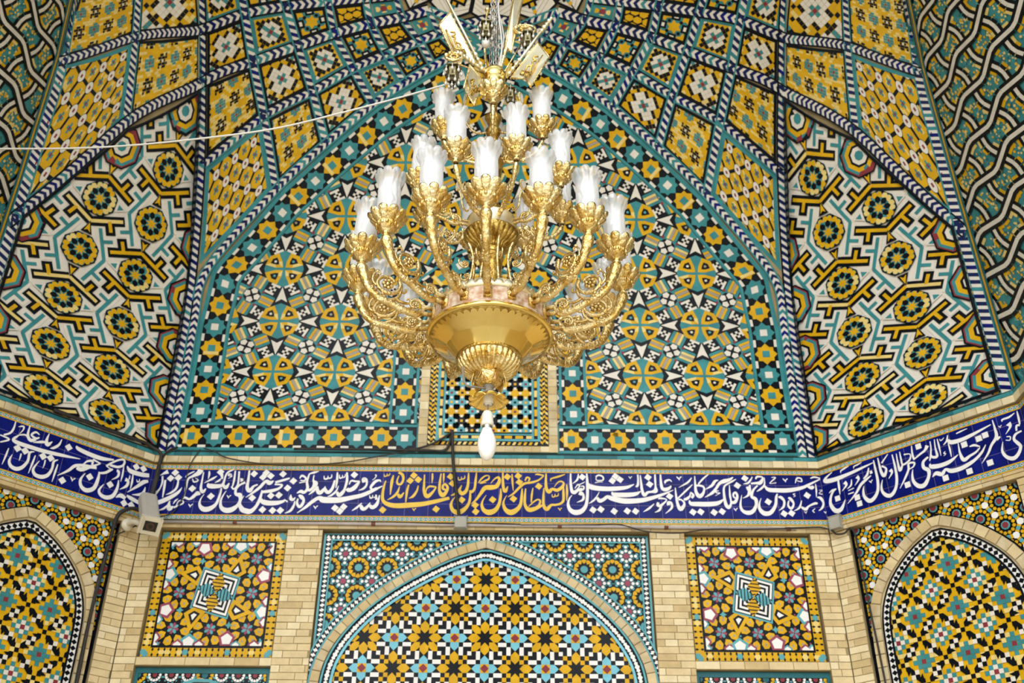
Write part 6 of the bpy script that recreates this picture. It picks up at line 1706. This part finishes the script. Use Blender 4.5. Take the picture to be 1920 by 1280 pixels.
def arm_lower():
    bm = bmesh.new()
    for dz in (-.022, .022): rounded_box(bm, (.385, 0, .0 + dz), (1, 0, 0), (0, 1, 0), (0, 0, 1), .085, .035, .016, .004)
    rounded_box(bm, (.352, 0, 0), (1, 0, 0), (0, 1, 0), (0, 0, 1), .02, .05, .09, .004)
    sp_ = spiral(.462, .022, .020, .058, -440, -95, 30)
    path_tube(bm, sp_, [.007 + .008 * k / 30 for k in range(31)], 1)
    path_tube(bm, [(.428, 0, .0), (.44, 0, -.03), (.462, 0, -.036), (.52, 0, -.030), (.58, 0, -.012), (.64, 0, .006), (.69, 0, .026), (.735, 0, .062), (.765, 0, .115), (.785, 0, .165), (.797, 0, .205), (.80, 0, .225)],
              [.012, .017, .021, .021, .020, .020, .0205, .022, .026, .031, .035, .021], 5, 12)
    for x, z, r in ((.505, -.032, .027), (.575, -.013, .026), (.645, .008, .026), (.70, .033, .026), (.742, .07, .027), (.768, .12, .028)): blob(bm, (x, 0, z), r, (.5, 1.05, 1.05))
    rnd = random.Random(3)
    for k in range(46):         # cast leaves along the branch
        t = rnd.random(); i = rnd.choice(((.46, -.036, .58, -.012), (.58, -.012, .69, .026), (.69, .026, .765, .115)))
        x, z = i[0] + (i[2] - i[0]) * t, i[1] + (i[3] - i[1]) * t; a = rnd.random() * 6.28
        blob(bm, (x, .020 * math.cos(a), z + .020 * math.sin(a)), rnd.uniform(.006, .010), (1.5, .8, .8))
    for a in (-1, 1):
        blob(bm, (.792, a * .016, .20), .014, (.8, .9, 1.6))
    rosebud(bm, .462, .022, .026)
    bmesh.ops.recalc_face_normals(bm, faces=bm.faces)
    me = bpy.data.meshes.new('arm'); bm.to_mesh(me); bm.free(); me.materials.append(MATS['cast_gold']); me.polygons.foreach_set('use_smooth', [True] * len(me.polygons)); return me
def scroll_lower():
    bm = bmesh.new()
    c = (.635, .128)
    path_tube(bm, spiral(c[0], c[1], .044, .072, 150, -215, 30, 1.1), [.010 + .004 * k / 30 for k in range(31)], 1, 8)
    path_tube(bm, [(.566, 0, .165), (.553, 0, .12), (.56, 0, .07), (.585, 0, .036), (.63, 0, .018)], [.006, .009, .010, .011, .009], 5, 8)
    path_tube(bm, [(.585, 0, .040), (.545, 0, .022), (.505, 0, .025), (.492, 0, .045), (.506, 0, .056), (.515, 0, .044)], [.010, .009, .008, .007, .006, .005], 5, 8)
    path_tube(bm, [(.70, 0, .10), (.725, 0, .13), (.722, 0, .175), (.70, 0, .20), (.682, 0, .192), (.69, 0, .178)], [.009, .008, .007, .006, .006, .005], 5, 8)
    path_tube(bm, [(.56, 0, .10), (.535, 0, .09), (.522, 0, .105), (.53, 0, .118)], [.007, .006, .006, .005], 4, 8)
    rosebud(bm, c[0], c[1], .040)
    for x, z in ((.60, .03), (.66, .055), (.69, .09), (.565, .175), (.70, .205)): blob(bm, (x, 0, z), .013, (1, .8, 1))
    bmesh.ops.recalc_face_normals(bm, faces=bm.faces)
    me = bpy.data.meshes.new('scroll'); bm.to_mesh(me); bm.free(); me.materials.append(MATS['cast_gold']); me.polygons.foreach_set('use_smooth', [True] * len(me.polygons)); return me
def arm_small(r0, R_, up, sag, tr):
    """curved branch from radius r0 to cup radius R_"""
    bm = bmesh.new(); L = R_ - r0
    for dz in (-.014, .014): rounded_box(bm, (r0 + .015, 0, dz), (1, 0, 0), (0, 1, 0), (0, 0, 1), .05, .022, .011, .003)
    path_tube(bm, spiral(r0 + .25 * L, .02, .012, .04, -430, -95, 26), [.005 + .005 * k / 26 for k in range(27)], 1, 8)
    pts = [(r0 + .12 * L, 0, -.005), (r0 + .25 * L, 0, -.022 - sag * .5), (r0 + .45 * L, 0, -sag), (r0 + .68 * L, 0, up * .12), (r0 + .86 * L, 0, up * .45), (r0 + .96 * L, 0, up * .8), (R_, 0, up)]
    path_tube(bm, pts, [tr * .7, tr * .85, tr * .9, tr * .9, tr, tr * 1.25, tr * .9], 5, 10)
    for k in (2, 3, 4): blob(bm, pts[k], tr * 1.25, (.5, 1.05, 1.05))
    rnd = random.Random(5)
    for k in range(20):
        i = rnd.randint(1, 4); t = rnd.random(); p = [pts[i][q] + (pts[i + 1][q] - pts[i][q]) * t for q in range(3)]; a = rnd.random() * 6.28
        blob(bm, (p[0], p[1] + tr * math.cos(a) * .9, p[2] + tr * math.sin(a) * .9), .006, (1.4, .8, .8))
    rosebud(bm, r0 + .25 * L, .02, .02)
    bmesh.ops.recalc_face_normals(bm, faces=bm.faces)
    me = bpy.data.meshes.new('arm'); bm.to_mesh(me); bm.free(); me.materials.append(MATS['cast_gold']); me.polygons.foreach_set('use_smooth', [True] * len(me.polygons)); return me
def scroll_small(r0, R_, up):
    bm = bmesh.new(); L = R_ - r0; cx, cz = r0 + .5 * L, .062
    path_tube(bm, spiral(cx, cz, .026, .046, 150, -215, 26, 1.1), [.004 + .003 * k / 26 for k in range(27)], 1, 8)
    path_tube(bm, [(cx - .05, 0, .08), (cx - .055, 0, .04), (cx - .03, 0, .008), (cx + .02, 0, -.006)], [.005, .007, .007, .006], 4, 8)
    path_tube(bm, [(cx + .03, 0, .02), (cx + .06, 0, .05), (cx + .05, 0, .09), (cx + .03, 0, .10), (cx + .03, 0, .088)], [.006, .006, .005, .005, .004], 4, 8)
    rosebud(bm, cx, cz, .026)
    bmesh.ops.recalc_face_normals(bm, faces=bm.faces)
    me = bpy.data.meshes.new('scroll'); bm.to_mesh(me); bm.free(); me.materials.append(MATS['cast_gold']); me.polygons.foreach_set('use_smooth', [True] * len(me.polygons)); return me
CUP, SHADE, LAMP = cup_mesh(1.1), shade_mesh(1.05), lamp_mesh(1.0)
CUPS, SHADES, LAMPS = cup_mesh(.95), shade_mesh(.98), lamp_mesh(.9)
def tier(arm_me, scroll_me, cup_me, shade_me, lamp_me, z, R_, zc, phis, skip=()):
    proto = link_mesh('arm', arm_me, chand); kids = []
    cup = link_mesh('cup', cup_me, proto); cup.location = (R_, 0, zc + .035); kids.append(cup)
    scr = link_mesh('scroll', scroll_me, proto); kids.append(scr)
    sh = link_mesh('glass_shade', shade_me, proto); sh.location = (R_, 0, zc + .085); kids.append(sh)
    lp = link_mesh('bulb', lamp_me, proto); lp.location = (R_, 0, zc + .07); kids.append(lp)
    for i, ph in enumerate(phis):
        if i == 0: o = proto; ks = kids
        else:
            o = proto.copy(); COL.objects.link(o); o.parent = chand; ks = []
            for k in kids:
                c = k.copy(); COL.objects.link(c); c.parent = o; ks.append(c)
        o.location = (0, 0, z - ZB); o.rotation_euler = (0, 0, math.radians(ph - 90))
        if i in skip:
            for c in ks[2:]: c['drop'] = 1
        # shades lean a little, each its own way
        ks[2].rotation_euler = (random.uniform(-.03, .03), random.uniform(-.03, .05), random.uniform(0, 6.28))
low = [-1.5 + 22.5 * k for k in range(16)]
tier(arm_lower(), scroll_lower(), CUP, SHADE, LAMP, 3.42, .80, .222, low[1:] + low[:1])
tier(arm_small(.158, .48, .14, .01, .014), scroll_small(.158, .48, .14), CUPS, SHADES, LAMPS, 4.15, .48, .155, [18 + 45 * k for k in range(8)])
tier(arm_small(.045, .33, .17, .0, .012), scroll_small(.045, .33, .17), CUPS, SHADES, LAMPS, 4.72, .33, .185, [88, 180, 268, 0], skip=(3,))
for o in [o for o in bpy.data.objects if o.get('drop')]: bpy.data.objects.remove(o)

# straps with oval mirrors between the tiers
def strap(z, r0, pts, phi, s_=1.0):
    bm = bmesh.new(); path_tube(bm, pts, [.007 * s_] * len(pts), 6, 8)
    o = finish('bracket', bm, 'cast_gold', chand); o.location = (0, 0, z - ZB); o.rotation_euler = (0, 0, math.radians(phi - 90))
    e = pts[-1]
    # the oval faces outwards
    bm = bmesh.new(); ring = [(e[0] + .004, .030 * s_ * math.cos(a), e[2] + .045 * s_ + .042 * s_ * math.sin(a)) for a in [2 * PI * k / 22 for k in range(22)]]
    tube_mesh(bm, ring, .0055, 6, closed=True)
    for p in ring: blob(bm, p, .0075)
    f = finish('medallion_frame', bm, 'cast_gold', o)
    bm = bmesh.new(); vs = [bm.verts.new((e[0] + .008, .028 * s_ * math.cos(a), e[2] + .045 * s_ + .04 * s_ * math.sin(a))) for a in [2 * PI * k / 22 for k in range(22)]]
    vb = [bm.verts.new((v.co.x - .008, v.co.y, v.co.z)) for v in vs]; bm.faces.new(vs); bm.faces.new(vb[::-1])
    for k in range(22): bm.faces.new((vs[k], vs[(k + 1) % 22], vb[(k + 1) % 22], vb[k]))
    finish('medallion', bm, 'mirror_oval', o, False)
for ph in (-68, 62, 118, -118): strap(4.95, .05, [(.05, 0, .0), (.11, 0, -.03), (.17, 0, .0), (.215, 0, .09), (.22, 0, .17), (.205, 0, .20)], ph)
for ph in (-50, 45, 130, -130): strap(4.20, .15, [(.12, 0, .0), (.17, 0, .02), (.20, 0, -.02), (.235, 0, .0), (.25, 0, .07), (.27, 0, .11)], ph, .8)
for k in range(8):      # slim stalks rising from the drum to the upper bowl
    bm = bmesh.new(); path_tube(bm, [(.17, 0, 3.48), (.155, 0, 3.60), (.13, 0, 3.74), (.115, 0, 3.86), (.13, 0, 3.95), (.15, 0, 3.99)], [.012, .010, .009, .009, .010, .007], 6, 8)
    path_tube(bm, [(x, 0, z + 3.80) for x, y, z in spiral(.17, .03, .014, .04, 90, 400, 20)], [.006] * 21, 1, 8); rosebud(bm, .17, 3.83, .02)
    for v in bm.verts: v.co.z -= ZB
    o = finish('stalk', bm, 'cast_gold', chand); o.rotation_euler = (0, 0, math.radians(45 * k + 20))

# banners
def banner(pole, quad, nrm, emb, sgn):
    off = Vector((AX, AY, ZB)); P0, P1 = [Vector(p) - off for p in pole]; Q = [Vector(p) - off for p in quad]; N = Vector(nrm).normalized()
    bm = bmesh.new(); th = .006
    a = [bm.verts.new(q + N * th) for q in Q]; b = [bm.verts.new(q - N * th) for q in Q]; n = len(Q)
    bm.faces.new(a); bm.faces.new(b[::-1])
    for k in range(n): bm.faces.new((a[k], a[(k + 1) % n], b[(k + 1) % n], b[k]))
    root = finish('banner', bm, 'pale_gold', chand, False)
    bm = bmesh.new(); tube_mesh(bm, [P0, P1], .0105, 10)
    d = (P1 - P0).normalized()
    for t, r in ((.02, .018), (.06, .02), (.10, .016), (.14, .019)): blob(bm, P0 + d * t, r, (1, 1, 1), 2)
    for t, r in ((.0, .016), (.03, .020), (.06, .015), (.09, .018), (.115, .013)): blob(bm, P1 + d * t, r, (1, 1, 1), 2)
    finish('pole', bm, 'pale_gold', root)
    bm = bmesh.new()
    for k in range(n):
        p, q = Q[k], Q[(k + 1) % n]; m = max(2, int((q - p).length / .024))
        for i in range(m): blob(bm, p + (q - p) * (i / m), .0095)
        tube_mesh(bm, [p + N * .006, q + N * .006], .005, 6)
    finish('beaded_edge', bm, 'cast_gold', root)
    if emb:
        c, u = Vector(emb[0]) - off, (Vector(emb[1]) - Vector(emb[0])); L = u.length; u.normalize(); w = N.cross(u).normalized() * sgn
        bm = bmesh.new(); e = lambda s_, t: c + u * s_ * L + w * t + N * .012
        tube_mesh(bm, [e(-.15, -.028), e(1.05, -.028)], .007, 8)                      # a straight bar, a curl and a bent figure beside it
        tube_mesh(bm, sm3([e(.0, -.005), e(.08, .02), e(.2, .018), e(.24, -.004), e(.34, .012), e(.55, .0), e(.7, .026), e(.95, .02)]), [.007] * 43, 8)
        tube_mesh(bm, sm3([e(.5, .0), e(.75, .0), e(.9, -.012), e(1.0, .03)]), .006, 8)
        for s_ in (-.005, .03): rounded_box(bm, e(1.12, s_), w, u, N, .022, .03, .012, .003)
        finish('emblem', bm, 'dark_gold', root)
banner([(-.026, -3.42, 5.528), (-.306, -3.62, 6.049)], [(-.273, -3.62, 5.882 + .01), (-.345, -3.60, 5.789), (-.198, -3.48, 5.503), (-.175, -3.48, 5.593), (-.066, -3.45, 5.532)], (.2, -1, -.25), [(-.262, -3.585, 5.73), (-.205, -3.535, 5.60)], 1)
banner([(.086, -3.40, 5.594), (.286, -3.10, 6.86)], [(.262, -3.12, 6.733), (.180, -3.20, 6.583), (.104, -3.37, 5.72), (.137, -3.34, 5.846), (.160, -3.35, 5.80)], (.5, -1, -.2), [(.20, -3.19, 6.35), (.16, -3.27, 6.05)], -1)
banner([(.139, -3.42, 5.489), (.375, -3.55, 5.801)], [(.346, -3.52, 5.714), (.420, -3.60, 5.421 + .06), (.294, -3.55, 5.247), (.263, -3.50, 5.375), (.161, -3.44, 5.442)], (-.1, -1, -.3), [(.345, -3.555, 5.53), (.275, -3.525, 5.40)], -1)
banner([(.0, -3.43, 5.50), (-.12, -3.55, 5.49)], [(-.122, -3.55, 5.449), (-.147, -3.70, 5.069), (-.077, -3.72, 4.90), (-.045, -3.58, 5.20), (-.035, -3.50, 5.36)], (-.5, -1, -.3), [(-.10, -3.66, 5.18), (-.085, -3.68, 5.06)], 1)

# little hexagonal lanterns with drops
def lantern(p, ball, s_=1.0):
    c = Vector(p) - Vector((AX, AY, ZB)); bm = bmesh.new()
    lathe(bm, [(.004, .085), (.02, .078), (.055, .055), (.062, .050), (.062, .043), (.05, .040)], 6)
    lathe(bm, [(.044, .042), (.040, -.03), (.046, -.036), (.046, -.045), (.03, -.05), (.034, -.07), (.02, -.078)], 6)
    for v in bm.verts: v.co = v.co * s_ + c
    o = finish('lantern', bm, 'bronze', chand, False)
    for rr, z, n, L in ((.058, .038, 8, .05), (.042, -.045, 6, .05), (.02, -.09, 4, .035)):
        for k in range(n):
            a = 2 * PI * k / n; bm = bmesh.new(); x, y = rr * math.cos(a), rr * math.sin(a)
            tube_mesh(bm, [(x, y, z), (x, y, z - L * .35)], .003, 6)
            lathe_rows = [(.001, z - L * .3), (.006, z - L * .55), (.0105, z - L * .85), (.008, z - L * 1.02), (.001, z - L * 1.1)]
            g = lathe(bm, lathe_rows, 8)
            for ring in g:
                for v in ring: v.co.x += x; v.co.y += y
            for v in bm.verts: v.co = v.co * s_ + c
            finish('crystal_drop', bm, 'crystal', o)
    if ball:
        bm = bmesh.new(); blob(bm, c + Vector((0, 0, -.145 * s_)), .03 * s_, (1, 1, 1), 3); finish('crystal_ball', bm, 'crystal', o)
    bm = bmesh.new(); tube_mesh(bm, [c + Vector((0, 0, .08)) * s_, c + Vector((0, 0, .14)) * s_], .004, 6); finish('hook', bm, 'cast_gold', o)
    return o
lantern((-.230, -3.65, 5.255), False); lantern((-.018, -3.50, 5.86), True); lantern((.280, -3.35, 5.93), True); lantern((.160, -3.20, 5.52), False, .9)
def hookring(p, r, tilt):
    c = Vector(p) - Vector((AX, AY, ZB)); bm = bmesh.new()
    pts = [c + Vector((r * math.cos(a), r * .25 * math.sin(a) * tilt, r * .9 * math.sin(a))) for a in [math.radians(-200 + 320 * k / 20) for k in range(21)]]
    tube_mesh(bm, pts, .011, 8)
    for k in range(8):
        a = 2 * PI * k / 8; blob(bm, c + Vector((r * .4 * math.cos(a), 0, r * .4 * math.sin(a))), r * .25)
    blob(bm, pts[0], .02); blob(bm, pts[-1], .02)
    tube_mesh(bm, [c + Vector((0, 0, -r)), Vector((0.0 + .06 * (1 if c.x > 0 else -1), -.02, 5.50 - ZB))], .006, 6)
    finish('hook_ring', bm, 'cast_gold', chand)
hookring((-.226, -3.65, 5.42), .055, 1); hookring((.266, -3.30, 6.10), .075, 1)
bm = bmesh.new(); tube_mesh(bm, sm3([(-.05, .05, 5.5 - ZB), (-.075, .08, 5.9 - ZB), (-.07, .1, 6.2 - ZB), (-.06, .1, 6.3 - ZB)]), [.010] * 19, 8); blob(bm, (-.06, .1, 6.31 - ZB), .022, (1, 1, 1), 2); finish('bracket', bm, 'cast_gold', chand)
# chains up to the crown of the vault
bm = bmesh.new()
def chain(bm, p, q, r=.012, ln=.034, th=.0038):
    p, q = Vector(p), Vector(q); d = q - p; n = int(d.length / (ln * 1.35)); d.normalize(); a = d.orthogonal().normalized(); b = d.cross(a)
    for k in range(n):
        c = p + d * (k + .5) * ln * 1.35; s_ = a if k % 2 else b
        tube_mesh(bm, [c + d * ln * math.sin(t) + s_ * r * math.cos(t) for t in [2 * PI * i / 10 for i in range(10)]], th, 5, closed=True)
for dx, dy, dx2 in ((-.03, 0, -.01), (.02, .02, .0), (.0, -.03, .012)): chain(bm, (dx, dy, 5.54 - ZB), (dx2, .0, 8.86 - ZB))
finish('chain', bm, 'silver', chand)
bm = bmesh.new(); tube_mesh(bm, sm3([(.03, -.02, 5.54 - ZB), (.05, -.02, 5.8 - ZB), (.02, -.01, 6.2 - ZB), (.03, 0, 6.6 - ZB), (.01, 0, 8.8 - ZB)]), .006, 6)
tube_mesh(bm, sm3([(-.02, .02, 5.54 - ZB), (.04, .03, 5.75 - ZB), (.06, .02, 5.95 - ZB), (.0, .01, 6.3 - ZB)]), .005, 6); finish('wire', bm, 'cable_white', chand)
lathe_bm = bmesh.new(); lathe(lathe_bm, [(.02, 8.82 - ZB), (.06, 8.86 - ZB), (.07, 8.90 - ZB), (.02, 8.93 - ZB)], 24); finish('ceiling_hook', lathe_bm, 'dark_gold', chand)
bm = bmesh.new(); tube_mesh(bm, sm3([(-.148, -.10, 3.07 - ZB), (-.140, -.10, 2.985 - ZB), (-.12, -.10, 2.945 - ZB), (-.075, -.07, 2.955 - ZB), (-.02, -.02, 2.975 - ZB)]), .0065, 8); finish('wire', bm, 'dusty', chand)
bm = bmesh.new(); tube_mesh(bm, sm3([(.20, .12, 3.50 - ZB), (.215, .10, 3.58 - ZB), (.20, .08, 3.70 - ZB), (.19, .06, 3.80 - ZB)]), .005, 6); finish('lead', bm, 'rubber', chand)

# the odd lamp hanging by its wires from the foot
lb = empty('light_bulb', (.041, AY, 2.536)); tag(lb, 'white egg shaped bulb dangling in its socket under the chandelier', 'light bulb')
def lpart(name, prof, m, seg=32):
    bm = bmesh.new(); lathe(bm, prof, seg); return finish(name, bm, m, lb)
lpart('glass', [(.001, 0), (.016, .004), (.034, .022), (.048, .055), (.053, .09), (.050, .125), (.038, .16), (.029, .18), (.027, .195)], 'bulb_white')
lpart('cap', [(.028, .190), (.029, .200), (.029, .215), (.026, .222)], 'silver')
lpart('socket', [(.026, .208), (.034, .210), (.036, .222), (.036, .236), (.033, .240), (.0335, .262), (.030, .285), (.022, .300), (.006, .304)], 'ceramic')
bm = bmesh.new(); tube_mesh(bm, sm3([(0, 0, .30), (.004, 0, .34), (.008, 0, .38), (.004, .0, .41)]), .0045, 8); tube_mesh(bm, sm3([(.004, 0, .335), (-.004, .006, .35), (.0, .004, .37), (.006, 0, .39)]), .003, 6); finish('wire', bm, 'dusty', lb)
